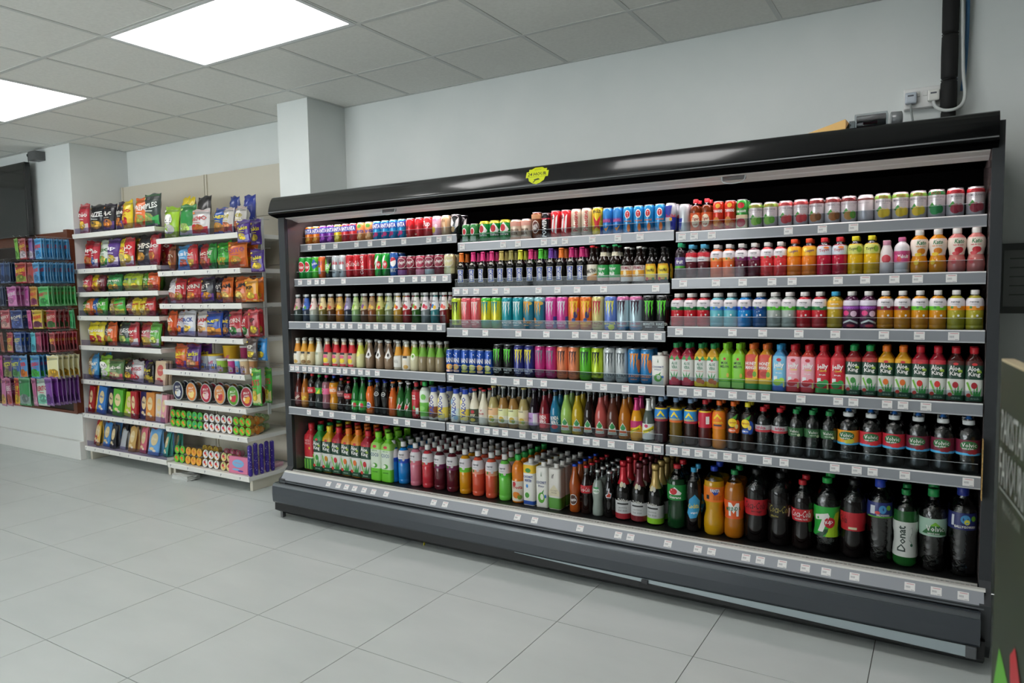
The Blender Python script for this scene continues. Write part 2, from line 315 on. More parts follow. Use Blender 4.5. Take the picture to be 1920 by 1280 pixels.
# ------------------------------------------------------------------ measured positions (metres)
DR = {'A1': [('fo',-3.548,3.315),('fo',-3.4829,3.315),('fp',-3.4177,3.315),('fp',-3.3525,3.315),('fy',-3.2874,3.315),('fr',-3.2222,3.315),('fr',-3.1571,3.315),('fz',-3.0919,3.315),('fz',-3.0267,3.315),('fb',-2.9616,3.315),('fb',-2.8964,3.315),('fb',-2.8313,3.315),('fb',-2.7661,3.315),('cc',-2.701,3.315),('cc',-2.6358,3.315),('u7',-2.5706,3.315),('pk',-2.5055,3.315),('tn',-2.4403,3.315),('bw',-2.3728,3.315)],'A2': [('gg',-3.551,3.251),('gg',-3.4918,3.251),('sp',-3.4326,3.251),('io',-3.3734,3.251),('md',-3.3142,3.251),('dc',-3.255,3.251),('dc',-3.1958,3.251),('cr',-3.1366,3.251),('cr',-3.0774,3.251),('cw',-3.0182,3.251),('ck',-2.959,3.251),('7g',-2.8998,3.251),('7g',-2.8406,3.251),('pb',-2.7814,3.251),('p1',-2.7183,3.255),('p2',-2.6511,3.255),('p3',-2.5839,3.255),('p4',-2.5167,3.255),('p2',-2.4495,3.255),('p5',-2.3806,3.255)],'A3': [('s1',-3.546,3.1915),('s2',-3.4661,3.1915),('s3',-3.4033,3.1915),('s4',-3.3209,3.1915),('s5',-3.2501,3.1915),('s6',-3.1735,3.1915),('s7',-3.1051,3.1915),('s8',-3.0426,3.1915),('s9',-2.9709,3.1915),('sa',-2.9107,3.1915),('sb',-2.8468,3.1915),('sc',-2.7782,3.1915),('sd',-2.7116,3.1915),('se',-2.6426,3.1915),('sf',-2.5757,3.1915),('sg',-2.5083,3.1915),('sh',-2.4403,3.1915),('si',-2.3768,3.1915)],'A4': [('k1',-3.5505,3.1815),('k2',-3.4903,3.1815),('k2',-3.4296,3.1815),('k3',-3.3569,3.1815),('k4',-3.2853,3.1815),('k4',-3.2079,3.1815),('k4',-3.1437,3.1815),('k4',-3.0756,3.1815),('k5',-3.0067,3.1815),('k6',-2.9315,3.1815),('k6',-2.8503,3.1815),('k6',-2.7824,3.1815),('k7',-2.7112,3.1815),('k1',-2.6482,3.1815),('k8',-2.588,3.1815),('k9',-2.5278,3.1815),('k9',-2.4676,3.1815),('k9',-2.4074,3.1815)],'A5': [('z1',-3.5365,3.166),('z2',-3.4773,3.166),('z3',-3.4161,3.168),('z4',-3.3529,3.168),('z5',-3.2897,3.168),('z6',-3.2255,3.169),('z7',-3.1624,3.167),('z8',-3.1022,3.166),('z9',-3.043,3.166),('z9',-2.9838,3.166),('y1',-2.9246,3.166),('y2',-2.8654,3.166),('y2',-2.8062,3.166),('y3',-2.747,3.166),('y4',-2.6878,3.166),('y4',-2.6286,3.166),('y5',-2.5714,3.164),('y6',-2.5124,3.168),('q1',-2.4492,3.168),('q2',-2.386,3.168)],'B1': [('g7',-2.2986,3.3085),('g7',-2.2436,3.3085),('gu',-2.1783,3.315),('gu',-2.1113,3.315),('gu',-2.0443,3.315),('gb',-1.9768,3.3155),('gb',-1.9088,3.3155),('aw',-1.8454,3.311),('pw',-1.7889,3.3085),('rz',-1.7324,3.311),('rz',-1.6734,3.311),('pl',-1.6143,3.311),('pl',-1.5553,3.311),('ye',-1.4962,3.311),('bb',-1.4398,3.3085),('bb',-1.3857,3.3085),('bt',-1.3316,3.3085),('bt',-1.2776,3.3085),('bt',-1.2235,3.3085),('bt',-1.1695,3.3085),('rb',-1.1154,3.3085)],'B2': [('m1',-2.2965,3.2505),('m2',-2.2174,3.2505),('m2',-2.1539,3.2505),('m2',-2.0957,3.2505),('m3',-2.0343,3.2505),('m4',-1.9741,3.2505),('m5',-1.9159,3.2505),('m2',-1.8524,3.2505),('m6',-1.7925,3.2505),('m7',-1.7335,3.2505),('m1',-1.6735,3.2505),('m8',-1.6153,3.2505),('m8',-1.5571,3.2505),('mt',-1.4989,3.2505),('hm',-1.4397,3.2515),('hm',-1.3787,3.2515),('sm',-1.317,3.253),('sm',-1.2538,3.253),('cm',-1.192,3.2515),('cm',-1.1318,3.2515)],'B3': [('n1',-2.2931,3.195),('n2',-2.2282,3.195),('n2',-2.1633,3.195),('n3',-2.0984,3.195),('n3',-2.0335,3.195),('n4',-1.9668,3.195),('n4',-1.8991,3.195),('n5',-1.8342,3.195),('n5',-1.7692,3.195),('n6',-1.7043,3.195),('n6',-1.6394,3.195),('n7',-1.5745,3.195),('n7',-1.5095,3.195),('n8',-1.4446,3.195),('n9',-1.3782,3.195),('na',-1.3133,3.195),('na',-1.2484,3.195),('nb',-1.1835,3.195),('nb',-1.1186,3.195)],'B4': [('ra',-2.3349,3.1785),('ra',-2.2834,3.1785),('rf',-2.2319,3.1785),('rf',-2.1804,3.1785),('ra',-2.1289,3.1785),('rf',-2.0774,3.1785),('nb',-2.0201,3.185),('nb',-1.9563,3.185),('nc',-1.8924,3.185),('nc',-1.8286,3.185),('nd',-1.7648,3.185),('nd',-1.7009,3.185),('ne',-1.6371,3.185),('ne',-1.5733,3.185),('nf',-1.5095,3.185),('n1',-1.4456,3.185),('ng',-1.3818,3.185),('ng',-1.318,3.185),('nh',-1.2541,3.185),('nh',-1.1903,3.185),('cn',-1.1255,3.186)],'B5': [('q3',-2.2943,3.168),('q2',-2.2318,3.168),('o1',-2.1703,3.167),('o2',-2.1098,3.167),('o3',-2.0474,3.168),('o4',-1.9849,3.168),('o4',-1.9224,3.168),('o6',-1.8599,3.168),('o7',-1.7974,3.168),('o8',-1.7351,3.166),('o9',-1.6735,3.166),('r1',-1.6106,3.168),('r2',-1.5481,3.168),('r3',-1.4855,3.168),('r4',-1.4222,3.168),('r5',-1.3597,3.168),('r6',-1.2972,3.168),('sw',-1.2362,3.1665),('sv',-1.1767,3.1665),('l1',-1.1157,3.168)],'C1': [('rs',-1.0489,3.3085),('tg',-0.9961,3.308),('tg',-0.9437,3.308),('tr',-0.8909,3.3085),('tr',-0.8376,3.3085),('tp',-0.7842,3.3085),('fg',-0.7262,3.3135),('fg',-0.663,3.3135),('fl',-0.5998,3.3135),('fl',-0.5367,3.3135),('ft',-0.4735,3.3135),('ft',-0.4103,3.3135),('fc',-0.3472,3.3135),('fw',-0.284,3.3135),('fm',-0.2208,3.3135),('fm',-0.1576,3.3135),('fm',-0.0945,3.3135),('fj',-0.0313,3.3135),('fq',0.0319,3.3135),('fq',0.0991,3.3135)],'C2': [('vs',-1.0512,3.249),('vb',-0.9997,3.252),('vb',-0.9442,3.252),('ja',-0.8843,3.2525),('ja',-0.8292,3.2525),('jb',-0.7741,3.2525),('jb',-0.7191,3.2525),('jc',-0.664,3.2525),('jc',-0.6089,3.2525),('yo',-0.5517,3.255),('yo',-0.4922,3.255),('yr',-0.4327,3.255),('yr',-0.3732,3.255),('yy',-0.3137,3.255),('yy',-0.2542,3.255),('ys',-0.1993,3.25),('yp',-0.1453,3.254),('ka',-0.085,3.257),('ka',-0.022,3.257),('kb',0.0411,3.257),('kb',0.1041,3.257)],'C3': [('jd',-1.0456,3.1925),('jd',-0.9857,3.1925),('jd',-0.9257,3.1925),('je',-0.8657,3.1925),('je',-0.8053,3.1925),('jf',-0.7449,3.1925),('jg',-0.6804,3.1925),('jh',-0.6204,3.1925),('jh',-0.5605,3.1925),('jd',-0.5005,3.1925),('jd',-0.4405,3.1925),('jl',-0.3806,3.1925),('jm',-0.3197,3.1935),('jm',-0.2578,3.1935),('ji',-0.1969,3.1925),('ji',-0.1369,3.1925),('jj',-0.077,3.1925),('jj',-0.017,3.1925),('jk',0.043,3.1925),('jk',0.1029,3.1925)],'C4': [('a1',-1.048,3.1825),('a1',-0.9902,3.1825),('a2',-0.9313,3.1825),('a2',-0.8761,3.1825),('mm',-0.8199,3.1835),('mm',-0.7628,3.1835),('hy',-0.7058,3.1835),('hy',-0.6487,3.1835),('j1',-0.5917,3.1835),('j2',-0.5346,3.1835),('j2',-0.4776,3.1835),('j3',-0.4205,3.1835),('j3',-0.3635,3.1835),('g1',-0.3056,3.1845),('g1',-0.2467,3.1845),('g2',-0.1879,3.1845),('g2',-0.1291,3.1845),('g3',-0.0703,3.1845),('g3',-0.0115,3.1845),('g4',0.0474,3.1845),('g4',0.1062,3.1845)],'C5': [('l2',-1.0441,3.168),('l3',-0.9755,3.168),('l4',-0.9087,3.168),('l5',-0.8456,3.168),('lp',-0.7831,3.1675),('ll',-0.721,3.1675),('wa',-0.656,3.1705),('wa',-0.588,3.1705),('wv',-0.522,3.1685),('wv',-0.4579,3.1685),('wv',-0.3939,3.1685),('v1',-0.321,3.178),('v2',-0.2379,3.178),('v2',-0.1549,3.178),('v3',-0.0719,3.178),('v3',0.0111,3.178),('v3',0.0941,3.178)],'A6': [('wm',-3.539,3.26),('h1',-3.4558,3.26),('h2',-3.3726,3.26),('h3',-3.2894,3.26),('h4',-3.2062,3.26),('h4',-3.123,3.26),('h3',-3.0398,3.26),('cg',-2.9556,3.26),('cg',-2.8704,3.26)],'B6': [('t1',-2.8505,3.2695),('t1',-2.7677,3.2695),('t2',-2.675,3.2695),('t3',-2.5843,3.2695),('t4',-2.4956,3.2695),('t4',-2.4063,3.2695),('t5',-2.3141,3.2695),('t6',-2.2257,3.2695),('t6',-2.1353,3.2695),('t7',-2.047,3.2695),('fe',-1.9615,3.271),('cv',-1.8798,3.269),('co',-1.8008,3.269),('ci',-1.7241,3.27),('fn',-1.616,3.2665),('gc',-1.5501,3.267),('lm',-1.486,3.266),('tu',-1.4226,3.266),('w1',-1.3501,3.276),('w2',-1.2669,3.276),('w3',-1.1825,3.276)],'C6': [('d1',-1.0735,3.274),('d2',-0.9898,3.264),('d3',-0.8953,3.275),('d4',-0.8021,3.272),('d5',-0.7061,3.278),('d6',-0.604,3.278),('d7',-0.508,3.272),('d8',-0.4101,3.28),('d9',-0.306,3.278),('e1',-0.2059,3.276),('e2',-0.1107,3.273),('e3',-0.0146,3.277),('e4',0.0855,3.277)]}
TD = {'A1': [-3.492,-3.371,-3.264,-3.086,-2.976,-2.868,-2.712,-2.527,-2.454,-2.382],'A2': [-3.526,-3.443,-3.377,-3.322,-3.146,-2.766,-2.679,-2.588,-2.525,-2.452,-2.373],'A3': [-3.403,-3.288,-3.233,-3.176,-3.107,-3.044,-2.965,-2.902,-2.84,-2.771,-2.702,-2.64,-2.556,-2.44,-2.377],'A4': [-3.55,-3.506,-3.44,-3.388,-3.331,-3.269,-3.208,-3.142,-3.088,-3.023,-2.963,-2.906,-2.831],'A5': [-3.396,-3.29,-3.198,-3.017,-2.903,-2.686,-2.599,-2.483],'B1': [-2.295,-2.026,-1.933,-1.777,-1.716,-1.654,-1.502,-1.365,-1.251],'B2': [-2.295,-2.237,-2.165,-2.044,-1.971,-1.779,-1.669,-1.559,-1.416,-1.152],'B3': [-2.202,-2.072,-1.868,-1.704,-1.542,-1.441,-1.382,-1.314,-1.254,-1.186,-1.12],'B4': [-2.295,-2.018,-1.878,-1.799,-1.717,-1.468,-1.389,-1.277,-1.196],'B5': [-2.289,-2.213,-2.121,-2.057,-2.002,-1.944,-1.838,-1.764,-1.711,-1.62,-1.562,-1.476,-1.424,-1.345,-1.246,-1.159,-1.115],'C1': [-1.045,-0.988,-0.907,-0.577,-0.442,-0.323],'C2': [-1.02,-0.871,-0.754,-0.631,-0.549,-0.371,-0.271,-0.167,-0.087,0.025],'C3': [-1.02,-0.782,-0.655,-0.51,-0.371,-0.196,-0.075,0.037],'C4': [-0.999,-0.931,-0.871,-0.777,-0.697,-0.639,-0.497,-0.355,-0.299,-0.179,-0.124,-0.047],'C5': [-1.036,-0.98,-0.922,-0.856,-0.794,-0.731,-0.626,-0.558,-0.362,-0.281,-0.224,-0.112,0.096],'base': [-3.211,-3.128,-3.061,-2.994,-2.918,-2.844,-2.746,-2.399,-2.32,-2.057,-1.856,-1.754,-1.498,-1.297,-1.235,-1.053,-0.914,-0.853,-0.704,-0.644,-0.555,-0.464,-0.384,-0.279,-0.085,0.003,0.09]}
SH = {'A1': (3.26,1.756),'B1': (3.26,1.706),'C1': (3.26,1.696),'A2': (3.2,1.533),'B2': (3.2,1.458),'C2': (3.2,1.479),'A3': (3.14,1.262),'B3': (3.14,1.237),'C3': (3.14,1.261),'A4': (3.13,0.988),'B4': (3.13,0.988),'C4': (3.13,0.989),'A5': (3.115,0.717),'B5': (3.115,0.717),'C5': (3.115,0.717),'A6': (3.2,0.285),'B6': (3.2,0.285),'C6': (3.2,0.285)}
LZ = [1.984,1.682,1.481,1.277,1.019,0.719,0.418,0.124]
RZ = [1.881,1.629,1.376,1.12,0.859,0.612,0.402,0.111]
BAGS = [['L',0,-6.407,3.405,0.138,0.259,'#b8303e','#d9c9c4','Chio','#f0e6e0','#e2b83a','bag','red and white crisp bag',0.035],['L',0,-6.234,3.405,0.217,0.24,'#1c1c20','#2a2a30','MAIZE','#f0eeea','#d8a83a','bag','black maize crisp bag',0.035],['L',0,-6.021,3.405,0.154,0.236,'#1f1b22','#5a3a7a','Hot','#e6e2da','#d8812a','bag','black and purple snack bag',0.035],['L',0,-5.879,3.405,0.14,0.237,'#1f1b22','#5a3a7a','Flames','#e6e2da','#d8812a','bag','black and purple snack bag',0.035],['L',0,-5.746,3.405,0.134,0.233,'#e2c82a','#d8b61e','Chio','#c8242e','#c8242e','bag','yellow crisp bag with red badge',0.035],['L',0,-5.597,3.405,0.174,0.253,'#e8702a','#e0641e','SUPREME','#f3efe6','#b8c04a','bag','tall orange crisp bag',0.035],['L',0,-5.404,3.405,0.224,0.264,'#3a4440','#35a04a','RIPPLES','#eef0ea','#b8c46a','bag','tall charcoal and green crisp bag',0.035],['L',1,-6.391,3.405,0.169,0.262,'#b41f2c','#a01a26','vipa','#f4efe8','#d8823a','bag','red paprika crisp bag',0.035],['L',1,-6.263,3.405,0.096,0.226,'#b8283a','#e0dcd8','Chio','#f0ece8','#5a86c8','bag','red and silver crisp bag',0.035],['L',1,-6.148,3.405,0.14,0.255,'#d5dcd0','#3f9a48','Chio','#3a7a3a','#d8d06a','bag','white and green crisp bag',0.035],['L',1,-6.0,3.405,0.167,0.247,'#5a3a86','#d8d0dc','tip','#f0ecf4','#c8b03a','bag','purple and white crisp bag',0.035],['L',1,-5.868,3.405,0.103,0.252,'#dcc62c','#d8b82a','Lay','#c8303a','#e8d87a','bag','yellow crisp bag',0.035],['L',1,-5.745,3.405,0.135,0.27,'#c0262f','#d8d0cc','CHIO','#f4f0ea','#e2c23a','bag','bright red crisp bag',0.035],['L',1,-5.576,3.405,0.207,0.273,'#17171a','#22222a','CHIPS','#e6e0d0','#d89a3a','bag','glossy black crisp bag',0.035],['L',1,-5.405,3.405,0.148,0.275,'#b02430','#a01c28','Chio','#f2ece6','#d88a4a','bag','tall red crisp bag',0.035],['L',2,-6.449,3.405,0.055,0.168,'#b4303c','#c8505a','Party','#f4e6e0','#e8c06a','bag','pink-red snack bag',0.035],['L',2,-6.388,3.405,0.071,0.165,'#c03a4a','#d8606a','Party','#f4e6e0','#e8c06a','bag','pink-red snack bag',0.035],['L',2,-6.294,3.405,0.123,0.166,'#e2c21e','#d8a81e','Corn','#b8303a','#e8963a','bag','yellow corn snack bag',0.035],['L',2,-6.177,3.405,0.109,0.165,'#6a2028','#8a3a3a','Kik','#f0e0d0','#c8823a','bag','maroon snack bag',0.035],['L',2,-6.054,3.405,0.127,0.162,'#2f8a44','#247a3a','Pom','#f0ecd8','#e8b83a','bag','green snack bag with yellow print',0.035],['L',2,-5.937,3.405,0.104,0.158,'#2f8a44','#247a3a','Pom','#f0ecd8','#e8b83a','bag','green snack bag with yellow print',0.035],['L',2,-5.815,3.405,0.133,0.168,'#9fb82c','#b8c83a','Pop','#2a4a9a','#e8c83a','bag','lime snack bag',0.035],['L',2,-5.67,3.405,0.158,0.164,'#a8bc2e','#b8c83a','Pop','#2a4a9a','#e8c83a','bag','lime snack bag',0.035],['L',2,-5.549,3.405,0.08,0.163,'#5f9a30','#4a8a2a','Pop','#f0f0e0','#c8b83a','bag','dark lime snack bag',0.035],['L',2,-5.434,3.405,0.145,0.159,'#d85a26','#c8401e','Hot','#f4ead8','#e8b03a','bag','orange-red snack bag',0.035],['L',3,-6.446,3.405,0.06,0.16,'#4fa23c','#3a8a34','Lay','#f0ecd8','#e8d03a','bag','small green crisp bag',0.035],['L',3,-6.381,3.405,0.076,0.159,'#e2702a','#d8601e','SUP','#f4ead8','#e8b83a','bag','small orange crisp bag',0.035],['L',3,-6.309,3.405,0.07,0.162,'#2a62b0','#2456a0','Cool','#f0ecf4','#e8963a','bag','small blue crisp bag',0.035],['L',3,-6.194,3.405,0.166,0.161,'#52b23c','#44a02e','RIPPLE','#f0f0e0','#e8b03a','bag','wide green crisp bag',0.035],['L',3,-6.049,3.405,0.102,0.16,'#a88a3a','#987a2a','Max','#f0e8d0','#d8c06a','bag','gold crisp bag',0.035],['L',3,-5.926,3.405,0.143,0.161,'#4fb03a','#c8d83a','Lays','#c8303a','#e8d85a','bag','green and yellow crisp bag',0.035],['L',3,-5.783,3.405,0.097,0.154,'#5a2a28','#8a2a2a','Max','#f0e0d0','#c8703a','bag','dark red crisp bag',0.035],['L',3,-5.69,3.405,0.087,0.157,'#e2cc2a','#d8c02a','Lays','#c8303a','#e8d87a','bag','small yellow crisp bag',0.035],['L',3,-5.604,3.405,0.086,0.156,'#e2cc2a','#d8c02a','Lays','#c8303a','#e8d87a','bag','small yellow crisp bag',0.035],['L',3,-5.492,3.405,0.134,0.155,'#b8302c','#a02624','Lays','#f2ece0','#e0b84a','bag','small red crisp bag',0.035],['L',4,-6.378,3.405,0.196,0.209,'#e6d52a','#dcc822','Chio','#f4efe8','#c8242e','bag','large yellow crisp bag',0.035],['L',4,-6.234,3.405,0.101,0.207,'#e2d02a','#dcc822','Chio','#f4efe8','#c8242e','bag','large yellow crisp bag',0.035],['L',4,-6.158,3.405,0.057,0.202,'#1f1d20','#2a2622','Ink','#e8e0d0','#d8872a','bag','narrow black crisp bag',0.035],['L',4,-6.07,3.405,0.112,0.205,'#e2682a','#d85a1e','SUP','#f2ece2','#b8c04a','bag','orange crisp bag with green chip',0.035],['L',4,-5.917,3.405,0.19,0.206,'#36403c','#3f9a48','RIPPLES','#eef0ea','#b8c46a','bag','charcoal crisp bag with green foot',0.035],['L',4,-5.74,3.405,0.154,0.205,'#b8303a','#d8d2cc','Lays','#f0ece4','#d89a4a','bag','red and white crisp bag',0.035],['L',4,-5.593,3.405,0.137,0.207,'#b02a34','#e2c03a','Lays','#f4f0e6','#d8b84a','bag','red and yellow crisp bag',0.035],['L',4,-5.459,3.405,0.13,0.206,'#5fae3c','#d9dcd4','Lays','#f2f0ea','#c8d86a','bag','green and white crisp bag',0.035],['L',5,-6.438,3.405,0.076,0.213,'#a8845a','#c8a86a','nut','#f0e2c8','#e8c84a','bag','tan snack pack',0.035],['L',5,-6.354,3.405,0.097,0.221,'#3a86b8','#2f78aa','wafer','#f0ecdf','#d8c49a','bag','blue biscuit pack',0.035],['L',5,-6.227,3.405,0.165,0.21,'#8fc03a','#7ab02e','oh!','#1f1f1c','#f2f0ea','bag','lime bag with white circle badge',0.035],['L',5,-6.038,3.405,0.217,0.185,'#5a7a4a','#c84a5a','cube','#f0e8e0','#e8d8a0','bag','mixed green and pink sweet bag',0.035],['L',5,-5.872,3.405,0.116,0.181,'#241a1c','#b8262e','bake','#f2e6d8','#e2c03a','bag','black and red biscuit bag',0.035],['L',5,-5.725,3.405,0.163,0.182,'#c9c4c6','#b8b2b6','RINGS','#b83a4a','#d8444a','bag','silver snack bag',0.035],['L',5,-5.602,3.405,0.08,0.186,'#4a2a68','#3a2058','Tak','#f0e03a','#d8b83a','bag','purple snack bag',0.035],['L',5,-5.533,3.405,0.055,0.184,'#1f1c18','#d8c83a','Cor','#f0e04a','#e8d04a','bag','black and yellow snack bag',0.035],['L',5,-5.41,3.39,0.141,0.195,'#d9c0a0','#e2d2b8','wafer','#c8404a','#c8605a','choc','cream wafer box with pink print',0.02],['L',6,-6.437,3.384,0.078,0.235,'#a81c22','#a81c22','Merci','#f0e6d0','#e2cc9a','choc','red chocolate box',0.014],['L',6,-6.369,3.384,0.063,0.237,'#d8a83a','#d8a83a','Merci','#f0e6d0','#e2cc9a','choc','gold chocolate box',0.014],['L',6,-6.279,3.384,0.122,0.237,'#3a78c0','#3a78c0','Merci','#f0e6d0','#e2cc9a','choc','blue chocolate box',0.014],['L',6,-6.148,3.384,0.107,0.227,'#1f2440','#1f2440','Merci','#f0e6d0','#e2cc9a','choc','navy chocolate box',0.014],['L',6,-6.019,3.384,0.118,0.229,'#5ab032','#5ab032','Merci','#f0e6d0','#e2cc9a','choc','green chocolate box',0.014],['L',6,-5.891,3.384,0.125,0.206,'#b8d03a','#b8d03a','Merci','#f0e6d0','#e2cc9a','choc','lime chocolate box',0.014],['L',6,-5.77,3.384,0.097,0.229,'#b82028','#b82028','Merci','#f0e6d0','#e2cc9a','choc','bright red chocolate box',0.014],['L',6,-5.663,3.384,0.109,0.228,'#231f58','#231f58','Merci','#f0e6d0','#e2cc9a','choc','dark navy chocolate box',0.014],['L',6,-5.546,3.384,0.103,0.232,'#d88a3a','#d88a3a','Merci','#f0e6d0','#e2cc9a','choc','orange chocolate box',0.014],['L',6,-5.45,3.384,0.081,0.223,'#d8cfc8','#d8cfc8','Merci','#f0e6d0','#e2cc9a','choc','white chocolate box',0.014],['L',6,-5.363,3.384,0.077,0.221,'#e29aa8','#e29aa8','Merci','#f0e6d0','#e2cc9a','choc','pink chocolate box',0.014],['L',7,-6.435,3.4,0.082,0.213,'#a81f26','#a81f26','Duo','#f0e6d0','#e2cc9a','pouch','red stand-up chocolate pouch',0.03],['L',7,-6.37,3.4,0.052,0.212,'#d8a62a','#d8a62a','Duo','#f0e6d0','#e2cc9a','pouch','golden stand-up chocolate pouch',0.03],['L',7,-6.271,3.4,0.152,0.207,'#3f86c8','#3f86c8','Duo','#f0e6d0','#e2cc9a','pouch','sky blue stand-up chocolate pouch',0.03],['L',7,-6.136,3.4,0.119,0.203,'#1c1c24','#1c1c24','Duo','#f0e6d0','#e2cc9a','pouch','black stand-up chocolate pouch',0.03],['L',7,-6.016,3.4,0.12,0.166,'#b9bcc0','#b9bcc0','','#f0e6d0','#e2cc9a','pouch','plain silver stand-up chocolate pouch',0.03],['L',7,-5.855,3.4,0.128,0.21,'#c8a05a','#c8a05a','Duo','#f0e6d0','#e2cc9a','pouch','tan stand-up chocolate pouch',0.03],['L',7,-5.72,3.4,0.136,0.211,'#d8687a','#d8687a','Duo','#f0e6d0','#e2cc9a','pouch','pink stand-up chocolate pouch',0.03],['L',7,-5.549,3.4,0.201,0.213,'#6aa4d8','#6aa4d8','Duo','#f0e6d0','#e2cc9a','pouch','light blue stand-up chocolate pouch',0.03],['L',7,-5.409,3.4,0.071,0.191,'#2f8f80','#2f8f80','Duo','#f0e6d0','#e2cc9a','pouch','teal stand-up chocolate pouch',0.03],['R',0,-5.168,3.405,0.185,0.243,'#9cc62c','#8ab824','oh!','#1f1f1c','#f2f0ea','bag','lime bag with round white badge',0.035],['R',0,-4.996,3.405,0.17,0.252,'#2f8f44','#c8cfc8','','#f0f0e8','#b8d86a','bag','green and silver snack bag',0.035],['R',0,-4.804,3.405,0.223,0.195,'#d9d4d2','#c8303a','NACHO','#c8242e','#e8832a','bag','white nacho bag with red lettering',0.035],['R',0,-4.607,3.405,0.155,0.196,'#2a56a8','#e8932a','Bugs','#f0e04a','#e8a83a','bag','blue and orange snack bag',0.035],['R',0,-4.479,3.405,0.1,0.19,'#dcd6d0','#c8524a','POP','#c8b82a','#d88a5a','bag','white popcorn bag',0.035],['R',0,-4.377,3.405,0.112,0.195,'#dcd6d0','#c8524a','POP','#c8b82a','#d88a5a','bag','white popcorn bag',0.035],['R',0,-4.309,3.405,0.05,0.183,'#dcd6d0','#c8524a','POP','#c8b82a','#d88a5a','bag','white popcorn bag',0.035],['R',0,-5.215,3.525,0.09,0.343,'#d8c02a','#d8c02a','','#ffffff',None,'bag','yellow bag lying behind the front row',0.035],['R',0,-5.127,3.525,0.093,0.333,'#d8c02a','#d8c02a','','#ffffff',None,'bag','yellow bag lying behind the front row',0.035],['R',0,-4.995,3.525,0.179,0.332,'#1c1a1e','#1c1a1e','','#ffffff',None,'bag','black bag lying behind the front row',0.035],['R',0,-4.563,3.525,0.105,0.294,'#2a3f8a','#2a3f8a','','#ffffff',None,'bag','blue bag lying behind the front row',0.035],['R',0,-4.442,3.525,0.133,0.293,'#2f3f98','#2f3f98','','#ffffff',None,'bag','blue bag lying behind the front row',0.035],['R',1,-5.165,3.405,0.065,0.201,'#8a4a2a','#a85a2a','Ham','#f0e0c8','#e0a83a','bag','brown snack bag',0.035],['R',1,-5.044,3.405,0.161,0.218,'#5aa6d8','#4f98cc','Fish','#e8ecf4','#a84a3a','bag','light blue snack bag',0.035],['R',1,-4.902,3.405,0.112,0.217,'#c02a30','#b02028','Bac','#f2e0d0','#e8c03a','bag','red snack bag with yellow dots',0.035],['R',1,-4.782,3.405,0.121,0.2,'#a82a2c','#982024','Bac','#f2e0d0','#c8703a','bag','deep red snack bag',0.035],['R',1,-4.677,3.405,0.079,0.2,'#3aa044','#2f903a','Pif','#f0f0e0','#c8443a','bag','narrow green snack bag',0.035],['R',1,-4.562,3.405,0.157,0.205,'#44b23c','#2f9a3a','PROSTO','#1f4a24','#c8b83a','bag','wide green snack bag',0.035],['R',1,-4.391,3.405,0.194,0.218,'#e2742a','#d86420','PROSTO','#a84a8a','#e8b83a','bag','wide orange snack bag',0.035],['R',2,-5.203,3.405,0.115,0.205,'#c8c4c8','#a8303a','TOP','#f2ece6','#d88a6a','bag','white red and black sausage snack bag',0.035],['R',2,-5.092,3.405,0.113,0.205,'#b8262c','#a01f26','GREEN','#f0f0e6','#e2c23a','bag','red snack bag with pale lettering',0.035],['R',2,-4.955,3.405,0.17,0.207,'#b8202a','#a81a24','CORN','#f2ece0','#e8983a','bag','bright red corn snack bag',0.035],['R',2,-4.746,3.405,0.175,0.198,'#1f1a24','#6a3a92','HOT','#e2dcd4','#d8922a','bag','black bag with purple foot',0.035],['R',2,-4.622,3.405,0.071,0.189,'#1f1a24','#6a3a92','HOT','#e2dcd4','#d8922a','bag','black bag with purple foot',0.035],['R',2,-4.524,3.405,0.122,0.187,'#d86a26','#e08a3a','FLAM','#1c1a1c','#f0c86a','bag','orange and black snack bag',0.035],['R',2,-4.385,3.405,0.153,0.189,'#d86a26','#e08a3a','FLAM','#1c1a1c','#f0c86a','bag','orange and black snack bag',0.035],['R',3,-5.215,3.405,0.09,0.196,'#dc5c26','#c84a1e','ASA','#f2ead8','#e8a83a','bag','orange snack bag with dark lettering',0.035],['R',3,-5.126,3.405,0.093,0.193,'#d6d2d4','#2f4a9a','NACHO','#c8242e','#e8832a','bag','white nacho bag with blue foot',0.035],['R',3,-5.004,3.405,0.161,0.208,'#d9d8da','#b8c4d8','CLACK','#2a4a9a','#d8b03a','bag','white bag with blue lettering',0.035],['R',3,-4.852,3.405,0.138,0.208,'#dad4d0','#d8c8c0','CLAM','#c82a32','#d8a05a','bag','white bag with red lettering',0.035],['R',3,-4.693,3.405,0.174,0.192,'#2a4ea8','#e2922a','Bugs','#e8d83a','#e8a03a','bag','blue bag with orange foot',0.035],['R',3,-4.557,3.405,0.092,0.183,'#24306a','#1f2a5a','Bug','#e8c83a','#d8923a','bag','navy snack bag',0.035],['R',3,-4.441,3.405,0.137,0.206,'#c04048','#e2cfc8','POPCORN','#f2e8e0','#4a9a4a','bag','red and white striped popcorn bag',0.035],['R',3,-4.347,3.405,0.056,0.203,'#c04048','#e2cfc8','POP','#f2e8e0','#4a9a4a','bag','red and white striped popcorn bag',0.035],['R',3,-4.307,3.405,0.05,0.2,'#c04048','#e2cfc8','POP','#f2e8e0','#4a9a4a','bag','red and white striped popcorn bag',0.035],['R',4,-5.145,3.405,0.17,0.196,'#d8641e','#5a2a80','Takis','#e8dc2a','#c8402a','bag','orange and purple rolled chip bag',0.035],['R',4,-4.975,3.405,0.161,0.196,'#5a2a80','#c8501e','Takis','#e8dc2a','#c89a6a','bag','purple rolled chip bag',0.035]]
